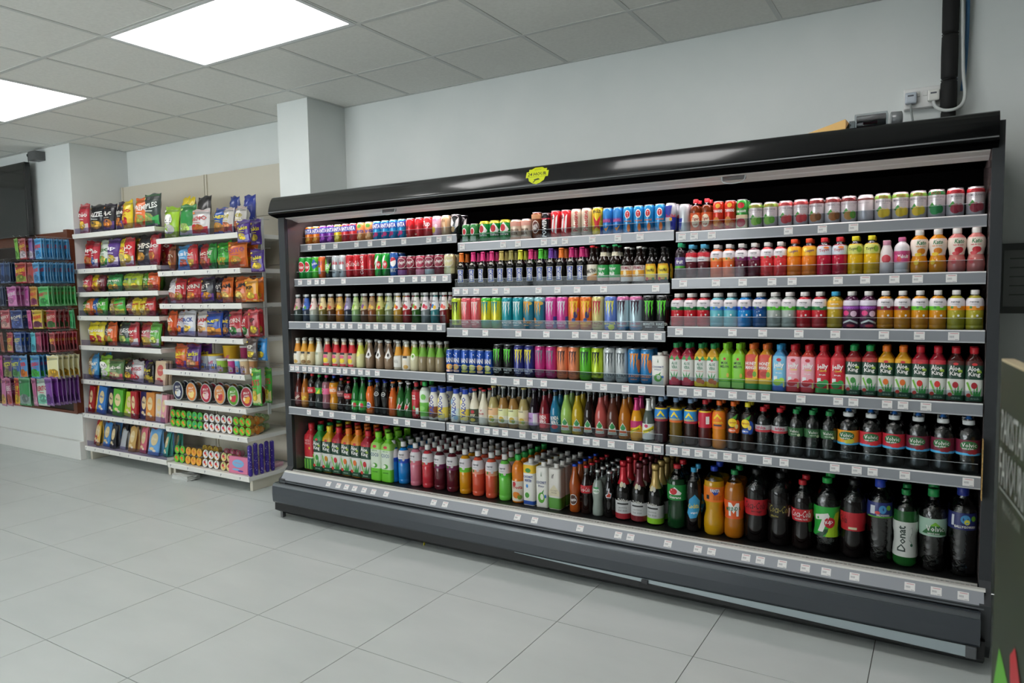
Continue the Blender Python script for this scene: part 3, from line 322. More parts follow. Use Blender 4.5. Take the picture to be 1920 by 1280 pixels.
TUBS = [('tub',-4.949,3.49,0.116,0.122,'#dfe6ea','#e8c42a','white and blue tub with yellow lid'),('tub',-4.821,3.49,0.125,0.126,'#dfe6ea','#e8c42a','white and blue tub with yellow lid'),('pot',-4.618,3.4,0.093,0.104,'#9fce4a','#e6e6e0','small lime pot'),('pot',-4.504,3.4,0.072,0.105,'#c8408a','#e6e6e0','small pink pot'),('pot',-4.435,3.4,0.056,0.107,'#6ab0d8','#e6e6e0','small blue pot'),('pot',-4.355,3.4,0.093,0.11,'#d8bc92','#e0d8c8','small beige pot'),('pot',-4.267,3.4,0.07,0.113,'#b07a4a','#d8c8b0','small brown pot'),('tub',-4.743,3.58,0.14,0.189,'#e0b02a','#e8c42a','large yellow tub at the back of the shelf'),('pot',-4.577,3.58,0.091,0.189,'#a82a5a','#e0d8d8','magenta pot at the back of the shelf')]
DISC = [(-5.164,3.39,'#23284a','#d8dce0','navy'),(-4.994,3.39,'#d8803a','#f0d88a','orange'),(-4.815,3.39,'#b0223a','#e8c0c8','crimson'),(-4.649,3.39,'#d88a4a','#c8404a','peach'),(-4.494,3.39,'#5a9a2a','#c83a4a','green'),(-4.341,3.39,'#a82a3a','#e8a83a','red')]
PEG = [(-7.321,3.27,1,0.069,1.801,1.986,'#7ab83a','#5a9a3a','','#fff','narrow green sweet bag'),(-7.181,3.26,2,0.175,1.796,1.979,'#b8323a','#d8c8d0','LERO','#e8d83a','red sweet bag'),(-7.085,3.278,2,0.096,1.793,1.975,'#8a6aa8','#d8d0dc','','#fff','lilac sweet bag'),(-6.502,3.07,12,0.096,1.765,1.934,'#3a92c8','#2f7ab0','BEBE','#c83a3a','blue sweet bag'),(-7.643,3.273,2,0.084,1.586,1.777,'#2a4a86','#20386a','','#fff','navy blue sweet bag'),(-7.478,3.246,3,0.092,1.583,1.771,'#24406a','#1c3056','','#fff','navy blue sweet bag'),(-7.258,3.264,2,0.177,1.579,1.764,'#b02a30','#8a9a3a','BEBE','#e8c83a','red sweet bag'),(-7.105,3.27,1,0.115,1.576,1.759,'#a83a3a','#8a4a3a','','#fff','red sweet bag'),(-6.491,3.036,12,0.158,1.564,1.732,'#3f96cc','#2f7ab0','BEBE','#c83a3a','blue sweet bag'),(-7.706,3.286,2,0.085,1.368,1.551,'#1f3054','#182444','','#fff','dark navy sweet bag'),(-7.376,3.233,3,0.2,1.368,1.546,'#c85aa8','#d888bc','BEBE','#f0e0ec','pink sweet bag'),(-7.218,3.278,2,0.108,1.367,1.543,'#b84a98','#c87ab0','','#fff','pink sweet bag'),(-7.053,3.264,3,0.115,1.367,1.54,'#c8922a','#8a2a5a','BERO','#d83a4a','golden sweet bag'),(-6.497,3.085,9,0.167,1.37,1.532,'#4ab85a','#3a9a48','BEBETO','#c83a4a','green sweet bag'),(-7.621,3.268,2,0.2,1.154,1.327,'#b83a4a','#d8a8a0','BERRY','#f0e0d8','red and pink sweet bag'),(-7.345,3.242,2,0.191,1.16,1.328,'#2a3a78','#4a5a98','ROPE','#e8e0c8','navy sweet bag'),(-7.17,3.27,1,0.078,1.16,1.327,'#c84a90','#b83a80','','#fff','pink sweet bag'),(-6.994,3.256,3,0.152,1.164,1.328,'#d8b82a','#7a3a5a','BEBE','#d83a3a','yellow sweet bag'),(-6.609,3.182,4,0.161,1.173,1.331,'#b8242c','#3a6a2a','BEBETO','#f0d0c0','red sweet bag'),(-6.486,3.287,2,0.07,1.169,1.327,'#3fae6a','#2f9a58','','#fff','green sweet bag'),(-7.718,3.27,1,0.096,0.926,1.112,'#8a3a2a','#a85a3a','','#fff','brown sweet bag'),(-7.571,3.27,1,0.167,0.931,1.115,'#b8304a','#d8b060','FIZZY','#f0e04a','red sweet bag'),(-7.332,3.237,4,0.141,0.941,1.121,'#2f56a8','#8a98b8','FIZZY','#e8e04a','blue sweet bag'),(-7.128,3.27,1,0.078,0.945,1.122,'#4ab0c0','#3a90a8','','#fff','teal sweet bag'),(-6.982,3.251,3,0.123,0.951,1.126,'#a82a58','#7a2a4a','','#fff','magenta sweet bag'),(-6.49,3.127,8,0.105,0.976,1.141,'#a02430','#4a1a1c','BERO','#e8c83a','deep red sweet bag'),(-7.781,3.27,1,0.065,0.669,0.889,'#c8408a','#b83a80','','#fff','pink sweet bag'),(-7.653,3.27,1,0.19,0.676,0.893,'#4a2a6a','#8a8a4a','FIZZY','#e0e03a','purple sweet bag'),(-7.483,3.273,2,0.175,0.684,0.899,'#2a52a0','#5a9a5a','PARTY','#e0e03a','blue party sweet bag'),(-7.334,3.27,1,0.121,0.692,0.904,'#4a90c8','#d8782a','BEB','#d83a3a','blue and orange sweet bag'),(-7.027,3.229,3,0.2,0.712,0.918,'#2f86c8','#3aa83a','LERBERO','#d83a4a','blue and green sweet bag'),(-6.513,3.13,5,0.186,0.749,0.944,'#e2dcaa','#d8a82a','','#fff','pale yellow mango sweet bag'),(-7.796,3.282,2,0.13,0.399,0.674,'#c868a0','#d8a85a','','#fff','pink sweet bag'),(-7.636,3.268,2,0.148,0.413,0.683,'#b84a80','#c85a4a','BEBE','#f0d8e0','pink sweet bag'),(-7.494,3.27,1,0.114,0.422,0.69,'#b83a30','#d8b03a','YUP','#e8d83a','red and yellow sweet bag'),(-7.327,3.264,2,0.2,0.435,0.699,'#2f8a4a','#8a9a94','','#fff','green and silver sweet bag'),(-7.152,3.27,1,0.098,0.447,0.707,'#b8588a','#d8a0b8','','#fff','pink sweet bag'),(-7.016,3.27,1,0.2,0.456,0.714,'#c8d4c8','#7ac0a8','LERITO','#c83a4a','pale rainbow sweet bag'),(-6.499,3.088,7,0.133,0.52,0.761,'#7a3a9a','#5a2a7a','','#d8d0dc','purple sweet bag')]
CLIP = [(-4.204,3.42,0.115,1.796,1.971,'#4a2a86','#3a2070','Takis','#e8dc2a','purple rolled chip bag,left of the topmost pair'),(-4.019,3.36,0.146,1.805,1.96,'#4a2a86','#8a86c0','Takis','#e8dc2a','purple rolled chip bag,right of the topmost pair'),(-4.093,3.42,0.144,1.601,1.761,'#44267c','#6a5aa8','Takis','#e8dc2a','purple rolled chip bag of the second tier'),(-4.21,3.42,0.15,1.39,1.551,'#e09a2a','#d8502a','KP','#1c1a1a','orange nut bag with yellow top,left'),(-4.072,3.42,0.116,1.389,1.553,'#d8742a','#c8502a','KP','#1c1a1a','orange nut bag with yellow top,right'),(-4.169,3.42,0.104,1.142,1.33,'#b8303a','#6a2a24','KP','#1c1a1a','tall red nut bag with yellow top,left'),(-4.068,3.42,0.082,1.143,1.336,'#b8303a','#6a2a24','KP','#1c1a1a','tall red nut bag with yellow top,right'),(-4.236,3.42,0.119,0.971,1.124,'#4a3a34','#3a2c28','KP','#f0ece0','brown nut bag'),(-4.106,3.42,0.133,0.965,1.122,'#3a8ac8','#2f78b4','KP','#1c1a1a','blue nut bag with yellow top'),(-4.2,3.42,0.102,0.643,0.909,'#4aa83a','#d8c88a','NUTS','#c8303a','tall green snack bag with red top'),(-4.168,3.47,0.072,0.647,0.905,'#4aa83a','#d8c88a','NUTS','#c8303a','tall green snack bag behind its neighbour')]
GT = {('L',1): [-6.444,-6.317,-6.16,-5.934,-5.523,-5.348],('L',2): [-6.417,-5.953,-5.67],('L',3): [-6.428,-6.007,-5.753,-5.541],('L',4): [-6.457,-6.096,-6.021,-5.942,-5.831],('L',5): [-6.333,-6.265,-6.189,-6.09,-5.818,-5.64,-5.505],('L',6): [-6.465,-6.39,-6.293,-6.184,-6.103,-6.01,-5.856,-5.711,-5.625,-5.531,-5.439,-5.34],('L',7): [-6.487,-6.315,-6.185,-6.091,-5.934,-5.804,-5.638,-5.538],('R',1): [-5.199,-5.074,-4.924,-4.646,-4.522,-4.341],('R',2): [-5.212,-5.121,-4.968,-4.745,-4.66,-4.475],('R',3): [-5.127,-4.836,-4.587,-4.391],('R',4): [-5.026,-4.973,-4.92,-4.765,-4.685,-4.614,-4.416,-4.326],('R',5): [-5.04,-4.851,-4.695,-4.465,-4.352],('R',6): [-5.206,-4.819,-4.59,-4.382],('R',7): [-5.223,-5.003,-4.792,-4.601,-4.38]}
SCALE = {'A1': 0.969, 'B1': 0.997, 'B3': 0.965, 'B4': 0.949, 'B5': 0.989, 'C1': 0.984, 'C2': 0.883, 'C3': 0.963, 'C4': 0.887, 'C5': 0.998, 'C6': 0.99}
NBACK = {"A6":2,"B6":4,"C6":1}
SKIP = {('A1',0,1),('B3',9,1),('A1',9,1),('A2',12,1),('A1',15,1),('bagback',86,1),('A2',5,1),('A2',16,1),('B1',8,1),('B3',4,1),('A1',17,1),('bag',105,0),('B3',10,1),('bagback',57,1),('bagback',103,1),('B1',3,1),('A2',0,1),('A2',11,1),('bagback',50,1),('B1',7,1),('B1',18,1),('A1',1,1),('A1',12,1),('B6',17,3),('B1',5,1),('C1',6,1),('A2',6,1),('B1',9,1),('bagback',25,1),('A2',14,1),('B1',2,1),('A1',7,1),('B3',5,1),('B3',16,1),('A2',8,1),('A1',11,1),('A2',1,1),('B1',4,1),('bagback',20,1),('B1',15,1),('B1',19,1),('B3',2,1),('B3',11,1),('A1',13,1),('A1',2,1),('C1',3,1),('A2',3,1),('B1',17,1),('bagback',88,1),('bagback',53,1),('A1',6,1),('bagback',99,1),('peg',12,2),('C1',18,1),('B1',10,1),('A2',7,1),('A2',18,1),('bagback',92,1),('A1',4,1),('B6',17,4),('B1',14,1),('C2',18,1),('B3',6,1),('A1',8,1),('C1',9,1),('B1',1,1),('B1',12,1),('A2',9,1),('bagback',105,1),('peg',32,1),('A2',2,1),('B1',16,1),('bagback',8,1),('A1',10,1),('B3',3,1),('B4',5,1),('A1',3,1),('B3',12,1),('A2',4,1),('A2',15,1),('bagback',32,1),('B1',0,1),('bagback',16,1),('B1',11,1),('A1',16,1),('A1',5,1),('A1',14,1),('C1',17,1),('A2',17,1),('A2',10,1),('B1',13,1),('bagback',84,1),('B1',6,1)}
GY_ = 3.34
# ------------------------------------------------------------------ the drinks
W_, K_, NV = '#f4f2ee', '#101012', '#23358f'
S3, SL, S2, BG = (.033, .115), (.029, .14), (.0265, .132), (.033, .166)
def fanta(key, desc, col, blob, txt='FANTA'):
    can(key, desc, *S3, col, [P([(-1.15, .55), (1.1, .6), (1.2, .9), (-1.05, .86)], '#1d3f9e') if txt == 'FANTA' else E(0, .8, .5, .1, '#5aa03a'),
        T(txt, 0, .72 if txt == 'FANTA' else .55, 1.9, .22, W_ if txt == 'FANTA' else NV, rot=.05, shear=.1), E(.15, .3, .4, .11, blob), E(-.35, .2, .25, .07, blob)])
fanta('fo', 'orange soda can', '#f0801e', '#f6b13c'); fanta('fp', 'purple grape soda can', '#7d2f9d', '#b04fc4')
fanta('fy', 'yellow pineapple soda can', '#e6c61e', '#f4e36a'); fanta('fr', 'red strawberry soda can', '#e0353c', '#8f1424')
fanta('fz', 'peach soda can', '#f0a05a', '#f6c48a', 'Fanta'); fanta('fb', 'bright blue soda can', '#1b8fc8', '#d4357e')
def coke(key, desc, dims, col, ink, vert=False, extra=()):
    d = [T('Coca-Cola', 0, .52, .9, .8, ink, rot=PI/2, bold=0, shear=.35)] if vert else [T('Coca-Cola', 0, .6, 2.1, .24, ink, rot=.08, bold=0, shear=.35)]
    can(key, desc, *dims, col, d+list(extra))
coke('cc', 'red cola can with dark script', S3, '#d6222c', '#3a0d10', extra=[Rc(-.7, .14, -.1, .19, '#e8c9a0')])
can('u7', 'red cherry lemonade can', *S3, '#c92d33', [T('7up', 0, .62, 1.6, .36, W_, shear=.15), E(.5, .2, .3, .08, '#8c1620')])
can('pk', 'pale pink soda can', *S3, '#e9b7c8', [T('COOL', -.1, .8, 1.3, .12, '#c2458a'), E(-.2, .32, .5, .16, '#f0cf3a'), E(.4, .5, .3, .1, '#f3dfe6')])
can('tn', 'tan coffee can', *S3, '#d9b88f', [T('chai', 0, .75, 1.2, .16, '#7a4d2b'), E(-.3, .4, .3, .12, '#b98858'), E(.5, .55, .2, .3, '#c79a6a')])
can('bw', 'black and white patterned can', *S3, '#17181a', [P([(-1, .5), (-.3, .85), (.1, .6), (-.2, .4)], W_), P([(.2, .25), (.9, .45), (1, .85), (.5, .7)], '#d8d8d6'), E(-.1, .28, .4, .14, '#c7a46a')])
def roundel(key, desc, dims, col, blob, ring, txt, ink, extra=()):
    can(key, desc, *dims, col, [E(0, .55, .85, .25, ring), E(0, .55, .75, .22, blob), T(txt, 0, .55, 1.3, .16, ink), *extra])
roundel('gg', 'green can with red emblem', SL, '#22a63a', '#c9202c', W_, 'Guar', W_)
can('sp', 'lime green lemonade can', *SL, '#54c032', [P([(-1, .62), (0, .9), (.9, .62), (0, .42)], '#2b57b4'), T('Sprite', 0, .66, 1.5, .16, W_, rot=.2)])
can('io', 'orange and grey soda can', *SL, '#e8692c', [Rc(-.5, .2, .3, .5, '#8fa0b4'), T('BRU', 0, .68, 1.2, .2, '#2a3a8c')])
can('md', 'black and green citrus soda can', *SL, '#191b1a', [P([(-1, .4), (-.2, .9), (.1, .5), (.9, .7), (.2, .2)], '#6cc13a'), T('DEW', 0, .52, 1.2, .22, W_, rot=.3)])
can('dc', 'silver diet cola can', *SL, '#c9cdd0', [T('Coke', 0, .68, 1.9, .2, '#c62033', rot=.06), T('Thirst', 0, .36, 1.0, .09, '#3a3c40'), T('never', 0, .25, 1.0, .09, '#3a3c40')])
coke('cr', 'red classic cola can', SL, '#cf1f2b', W_)
coke('cw', 'red cola can with white upright script', SL, '#c5202d', W_, True); coke('ck', 'red cola can with black upright script', SL, '#c9202d', K_, True)
def sevenup(col='#1fa43c'): return [P([(-1.2, 0.06), (-.2, .06), (1.1, .5), (1.1, .06)], '#0f6b2a'), P([(-.9, .58), (.2, .92), (.3, .86), (-.4, .3), (-.75, .3), (-.25, .66), (-.95, .5)], W_), E(.25, .5, .48, .17, '#d2232f'), T('up', .25, .5, .6, .15, W_, shear=.2)]
can('7g', 'green lemon-lime soda can', *SL, '#22b03e', sevenup())
can('pb', 'blue cola can with red swirl', *SL, '#2460b0', [E(0, .6, .65, .2, W_), P([(-.6, .6), (.6, .68), (.4, .78), (-.4, .78)], '#d2263a'), T('MAX', 0, .25, 1.1, .16, W_)])
def pepper(key, desc, col, low): can(key, desc, *S3, col, [E(0, .64, 1.0, .27, '#e6d8d4'), E(0, .64, .93, .24, col), T('Dr Pepper', 0, .65, 1.7, .22, W_, rot=.25, shear=.2), Rc(-1.2, .05, 1.2, .3, low)])
pepper('p1', 'maroon and purple spiced cola can', '#8c2444', '#a05aa0'); pepper('p2', 'maroon spiced cola can', '#8e2038', '#7a1a2e'); pepper('p3', 'pink spiced cola can', '#b93a56', '#e58fa6')
pepper('p4', 'maroon and grey spiced cola can', '#8a2540', '#b9c4c8'); pepper('p5', 'cream spiced cola can', '#d8cf9a', '#e4dca8')
# middle bay, top shelf
can('g7', 'small dark green mixer can', .0265, .105, '#3d8a4a', [E(-.2, .6, .5, .2, W_), E(-.2, .6, .38, .15, '#c8202c'), Rc(-.8, .1, .6, .35, '#9fc0a6')])
can('gu', 'green guarana can', *S3, '#1b9443', [P([(-.9, .55), (0, .9), (.9, .55), (.7, .45), (-.7, .45)], W_), E(-.15, .62, .45, .17, '#c41f2d'), T('Guarana', 0, .34, 1.6, .13, W_, shear=.2)], lid='#b6b52c', bands=((.88, 1, '#c4c23a'),))
can('gb', 'cream ginger beer can', .0335, .11, '#ecd6bd', [Rc(-1.2, .68, 1.2, .9, '#d9a08e'), T('GINGER', 0, .48, 1.6, .14, '#5a3a2a'), T('BEER', 0, .32, 1.2, .14, '#5a3a2a'), Rc(-1.2, .05, 1.2, .16, '#c99a7a')])
can('aw', 'brown root beer can', *SL, '#7b3b1f', [E(0, .45, .72, .24, '#e9ddcf'), E(0, .45, .64, .21, '#5a2413'), T('A&W', 0, .45, 1.1, .2, W_, rot=.35), Rc(-1.2, .75, 1.2, .92, '#c79064')])
can('pw', 'black energy can with upright white lettering', *S2, '#1d1c20', [T('POWER', 0, .42, 1.0, .72, W_, rot=PI/2)], bands=((.75, .8, '#c2334a'),))
can('rz', 'red energy can with white brush strokes', *SL, '#d3232d', [P([(-.7, .3), (-.3, .9), (0, .8), (-.35, .2)], W_), P([(0, .2), (.2, .75), (.55, .85), (.3, .15)], W_), T('Zz', -.5, .75, .6, .14, K_, rot=.4)])
can('pl', 'cream cola can with upright red lettering', *SL, '#dccbb4', [T('Palestine', 0, .55, .8, .72, '#b8262e', rot=PI/2), P([(-1.2, .07), (1.2, .07), (1.2, .18), (0, .13), (-1.2, .18)], '#9d8f82')])
can('ye', 'yellow energy can with red eagle', *SL, '#e8c928', [P([(-.8, .75), (0, .5), (.8, .75), (.35, .35), (.6, .2), (0, .3), (-.6, .2), (-.35, .35)], '#d0252c'), T('EAGLE', 0, .85, 1.4, .12, K_), Rc(.6, .02, 1.6, .3, '#2a49a8')])
can('bb', 'blue and pink banana drink can', *S2, '#2f86d0', [T('BANANA', 0, .52, 1.6, .12, '#e85a8a'), P([(-.5, .25), (0, .12), (.6, .35), (.1, .24)], '#e8983a')], bands=((.45, .62, '#5a6cc8'),))
can('bt', 'light blue tropical juice can', *S2, '#2a95d3', [E(0, .7, .5, .16, W_), E(0, .7, .4, .12, '#d3232d'), T('T', 0, .7, .3, .12, W_), T('tropical', 0, .45, 1.4, .1, '#e87a2a'), E(.2, .2, .3, .14, '#e8833a')])
can('rb', 'blue and silver energy can', *S2, '#bfc5cb', [P([(-1.5, .04), (-.05, .04), (-.05, .5), (-1.5, .5)], '#c2c8ce'), P([(-1.5, .5), (-.05, .5), (.25, .9), (-1.5, .9)], '#26329c'), P([(-.05, .04), (.9, .04), (1.2, .5), (-.05, .5)], '#26329c'), T('Red Bull', 0, .54, 1.8, .12, '#cf1f3a', bold=1), E(0, .42, .25, .06, '#e8b52a')])
can('rs', 'plain silver energy can', *S2, '#cdd2d6', [P([(-1.0, .5), (-.2, .5), (-.5, .1), (-1.0, .1)], '#2a3aa0')])
# right bay, top shelf
bot('tg', 'brown malt bottle with red cap', 'pet', .026, .15, '#7a3415', [(.04, .58, '#d85a28')], [E(0, .33, .72, .2, '#f3e3c4'), T('Tiger', 0, .38, 1.2, .12, '#a3221f', shear=.2), T('malt', 0, .22, .8, .07, '#a3221f')], cap='#d2323c')
can('tr', 'red tamarind drink can', *S2, '#d83a22', [T('TAMARIND', 0, .66, 1.7, .1, W_), E(0, .84, .4, .08, '#e8b53a'), E(-.3, .3, .6, .16, '#d9862e'), E(.4, .2, .45, .12, '#b85a20')])
can('tp', 'green and red pomegranate drink can', *S2, '#3a9a3c', [E(0, .8, .6, .1, '#c7232f'), T('POMEGRANATE', 0, .6, 1.7, .08, W_), Rc(-1.3, .05, 1.3, .48, '#d9c9a4'), E(0, .22, .8, .15, '#b8263e')])
def foco(key, desc, band, txt, f1, f2, leaf='#3d8f35'):
    can(key, desc, .0315, .112, '#e6dcde', [T('FOCO', 0, .86, 1.1, .1, '#b01f38'), T(txt, 0, .71, 2.0, .09, '#5a5560', bold=0), T('drink with pulp', 0, .62, 1.3, .04, '#7a7580', bold=0), P([(-.9, .38), (-.4, .55), (-.1, .4), (-.5, .3)], leaf), E(-.1, .28, .6, .17, f1), E(.45, .3, .42, .15, f2)], lid='#d9d3d5', bands=((.80, .92, band),))
foco('fg', 'white guava drink can', '#8fb84a', 'GUAVA DRINK', '#9ccf58', '#6db33c'); foco('fl', 'white lychee drink can', '#d05a58', 'LYCHEE DRINK', '#c8343c', '#d8464a')
foco('ft', 'white tamarind drink can', '#8a3a34', 'TAMARIND DRINK', '#b5713a', '#8d5428'); foco('fc', 'white roasted coconut juice can', '#7a3430', 'ROASTED COCONUT', '#c08a3e', '#5fa03a')
foco('fm', 'white mango drink can', '#8fb84a', 'MANGO DRINK', '#efc928', '#f0d23a'); foco('fj', 'white coconut juice can', '#2f8a4a', 'COCONUT JUICE', '#3da35a', '#2f9450'); foco('fq', 'white pomegranate drink can', '#c8323a', 'POMEGRANATE', '#a8243a', '#c4505a')
can('fw', 'white juice can turned to its back', .0315, .112, '#e6dcde', [Rc(-1.4, .8, 1.4, .86, '#7a3430'), T('nutrition facts', -.2, .7, 1.3, .05, '#7a7580', bold=0), P([(-.8, .2), (0, .45), (.8, .2), (0, .4)], '#c9c3c8')])
# malt bottles
def malt(key, desc, foil): bot(key, desc, 'beer', .0285, .192, '#0c0a09', [], [P([(-.62, .14), (.62, .14), (.5, .36), (.62, .52), (-.62, .52), (-.5, .36)], '#d8d2c4'), P([(-.52, .155), (.52, .155), (.4, .36), (.52, .505), (-.52, .505), (-.4, .36)], '#1f3f9a'), T('BARBICAN', 0, .33, .62, .3, W_, rot=PI/2), P([(-.5, .66), (0, .7), (.5, .66), (0, .63)], '#b9b4a8')], foil=(.74, foil), fill=1, name='glass_bottle')
for k, d, c in (('m1', 'orange', '#e87a22'), ('m2', 'pink', '#e0357e'), ('m3', 'gold', '#c9b464'), ('m4', 'khaki', '#a59b5a'), ('m5', 'yellow', '#d3d63a'), ('m6', 'green', '#4fc335'), ('m7', 'purple', '#6b3aa0'), ('m8', 'magenta', '#c2256e')):
    malt(k, 'dark malt bottle with %s foil neck' % d, c)
bot('mt', 'brown malt bottle with orange and white label', 'beer', .0285, .195, '#1b0d08', [(.12, .52, '#e6dccb')], [P([(-1, .12), (1, .12), (1, .3), (-1, .2)], '#d88a2a'), T('MALTINA', 0, .36, 1.7, .1, K_, rot=.15)], cap='#cc2a30', fill=1, name='glass_bottle')
bot('hm', 'brown malt bottle with green label', 'beer', .0295, .195, '#1b0d08', [(.1, .5, '#2f9a4c'), (.72, .82, '#ddd6bd')], [T('Hyper', -.1, .4, 1.4, .1, W_), T('Malt', -.1, .28, 1.0, .1, W_), Rc(-1.4, .1, 1.4, .18, '#d9b9b0')], cap='#2f9a5a', fill=1, name='glass_bottle')
bot('sm', 'stubby malt bottle with white and orange label', 'beer', .031, .18, '#160b08', [(.08, .5, '#e9dfd8')], [T('SUPERMALT', 0, .44, 2.0, .09, '#8a2a3a'), Rc(-1.2, .2, 1.2, .37, '#e2a23a'), E(0, .3, .25, .08, '#f2e2b8')], cap='#d9d7d2', fill=1, name='glass_bottle')
bot('cm', 'black malt bottle with yellow and orange label', 'beer', .0295, .172, '#0e0a09', [], [P([(-.95, .12), (.95, .12), (1.05, .4), (.8, .55), (-.8, .55), (-1.05, .4)], '#e2a42a'), P([(-.75, .18), (.75, .18), (.8, .4), (.6, .5), (-.6, .5), (-.8, .4)], '#efd63a'), T('PowerMalt', 0, .38, 1.4, .1, '#4a2a18'), E(-.5, .14, .25, .05, '#c8303a'), E(.5, .14, .2, .04, '#3a8a3a')], cap='#151515', fill=1, name='glass_bottle')
# small clear-cap juice bottles
def mogu(key, desc, liq, band, top='#e6dfe2', R=.0305, H=.15, cap='#dedbd8', big=False):
    bot(key, desc, 'pet', R, H, liq, [(.50, .60, band), (.60, .80, top)], [T('mogu mogu', 0, .70, 1.0, .045, '#3a3a48'), E(-.35, .57, .16, .03, '#3f8a35'), E(.4, .585, .22, .03, '#d8d0d2'), T('fruit juice', 0, .645, .8, .022, '#7a7a88')]+([] if big else [E(.35, .36, .13, .03, W_)]), cap=cap, fill=.86, clear='#cfd2d4')
for k, d, l, b in (('ja', 'orange', '#d8602e', '#f0964a'), ('jb', 'dark purple', '#5f2132', '#7b2a62'), ('jc', 'coral red', '#d83a3e', '#e23b40'), ('jd', 'red lychee', '#b9202c', '#1f7a44'), ('je', 'pale aqua', '#62b4c0', '#4a8fd8'), ('jf', 'bright blue', '#1f86cc', '#1f4fc0'), ('jg', 'dark blue', '#17528f', '#1c3f8c'), ('jh', 'clear lychee', '#a2aaa4', '#5fc93a'), ('ji', 'amber passionfruit', '#c98418', '#8a2a3e'), ('jj', 'amber mango', '#d08a16', '#6fc832'), ('jk', 'yellow-green pineapple', '#a89f2c', '#ef9a24')):
    mogu(k, d+' juice bottle', l, b)
bot('vs', 'dark juice bottle with green sports cap', 'pet', .027, .165, '#30242a', [(.3, .6, '#5a4a84')], [T('fruit', 0, .48, 1.3, .12, W_), Rc(-1.2, .3, 1.2, .36, '#5cb23c')], cap='#21a06a', fill=.8)
bot('vb', 'dark berry squash bottle with blue cap', 'pet', .03, .155, '#551d26', [(.5, .62, '#e3dfe4'), (.62, .76, '#c62a38')], [T('vimto', 0, .62, 1.4, .08, W_), T('berry', 0, .55, .9, .04, '#3a3050')], cap='#4fa9cf', fill=.8)
bot('yo', 'orange juice bottle with yellow sleeve', 'pet', .033, .158, '#e0781c', [(.54, .78, '#f0b420')], [T('Toyvo', .1, .66, 1.3, .1, '#5a2a80', rot=.12), E(-.5, .7, .3, .05, '#f6dc6a')], cap='#e2502a')
bot('yr', 'crimson juice bottle with white sleeve', 'pet', .033, .158, '#b01a36', [(.54, .78, '#cdd3dc')], [T('Toyvo', 0, .66, 1.4, .1, '#c43a3a', rot=.12), E(.3, .73, .4, .03, '#e8813a')], cap='#dc2f3a')
bot('yy', 'golden juice bottle with lime sleeve', 'pet', .033, .158, '#d9ac14', [(.54, .78, '#cfd06a')], [T('Toyvo', -.2, .66, 1.2, .1, '#4a5a2a', rot=.1), E(.6, .66, .4, .08, '#8fae2c')], cap='#e2d320')
bot('ys', 'small milky yogurt drink bottle', 'yazoo', .028, .135, '#ded2d2', [], [E(0, .45, .7, .12, '#c8424e'), T('cherry', 0, .36, 1.0, .06, '#8a2a3a')], cap='#cf8da6', fill=1, kind='label')
bot('yp', 'milky drink bottle with pink sleeve', 'pet', .032, .145, '#d8d2d6', [(.3, .62, '#c24a7c')], [T('Yakult', 0, .47, 1.4, .1, W_), E(-.5, .4, .3, .07, '#c8303a')], cap='#d06a9a', fill=.9)
def kato(key, desc, liq, a, b): bot(key, desc, 'kato', .035, .17, liq, [(.40, .78, '#ead9cc')], [T('Kato', .1, .70, 1.1, .1, '#2a7a4a', shear=.2), T('nata de coco', 0, .62, 1.1, .04, a), E(.1, .5, .55, .07, a), E(-.3, .43, .5, .04, b), E(-.5, .25, .3, .06, b)], cap='#e4e1dc', fill=1)
kato('ka', 'waisted mango drink bottle', '#d88a1e', '#d8801e', '#e8c22c'); kato('kb', 'waisted strawberry drink bottle', '#cf7a74', '#c9323c', '#cf4a50')
bot('jl', 'yellow juice bottle with blue cap', 'pet', .0305, .15, '#b59a28', [(.52, .76, '#eab22a')], [T('Lemon', 0, .67, 1.0, .06, W_), Rc(-1.5, .53, 1.5, .58, '#e9e2d2')], cap='#3aa3cf', fill=.86)
bot('jm', 'purple grape drink bottle with printed sleeve', 'pet', .0315, .15, '#4a1a3c', [(.04, .62, '#5a2248'), (.62, .76, '#d9d0de')], [Rc(-1.6, .52, 1.6, .6, '#a85ac0'), E(-.5, .42, .4, .07, '#d83a7a'), E(.45, .4, .4, .08, '#e8c8dc'), E(0, .3, .3, .05, '#2a1020'), P([(-1, .12), (0, .2), (1, .12), (1, .17), (0, .25), (-1, .17)], W_), E(.1, .08, .5, .04, '#c8324a')], cap='#d9d6d4', fill=1)
# energy cans
def mon(key, desc, col, cl, txt='MONSTER', ink=None, bands=(), lid='#c9ccce', extra=()): can(key, desc, *BG, col, [*extra, *claw(0, .62, 1.25, .5, cl), T(txt, 0, .2, 1.9, .08, ink or cl), T('ENERGY', 0, .12, 1.0, .035, ink or cl)], lid=lid, bands=bands)
mon('n1', 'lime green energy can with black claw marks', '#b6cf2a', '#17221a', bands=((.02, .1, '#3a4a1a'),)); mon('n2', 'coral red energy can with pale claw marks', '#e2626a', '#f0cdc8')
mon('n3', 'yellow and green energy can', '#d9cf2c', '#2b8f86', bands=((.02, .28, '#3a9a4c'), (.88, 1, '#49c03a'))); mon('n4', 'teal energy can', '#1f9aa6', '#d6e4e2')
mon('n5', 'blue energy can with orange claw marks', '#2a7f98', '#f0a83a', 'JUICED', '#f0a83a', bands=((.86, 1, '#8fc6cc'),), extra=[E(-.6, .3, .4, .06, '#d8823a'), E(.7, .8, .35, .05, '#d8c05a')])
mon('n6', 'hot pink energy can', '#d84aa0', '#d9d2dc', extra=[Rc(.7, .05, 1.5, .4, '#3a4a9c')]); mon('n7', 'orange energy can with butterfly print', '#e8762e', '#f2c63a', extra=[E(.3, .45, .35, .1, '#3a3a70'), E(.6, .6, .35, .07, '#c24a86'), E(0, .3, .3, .06, '#2a4a90')])
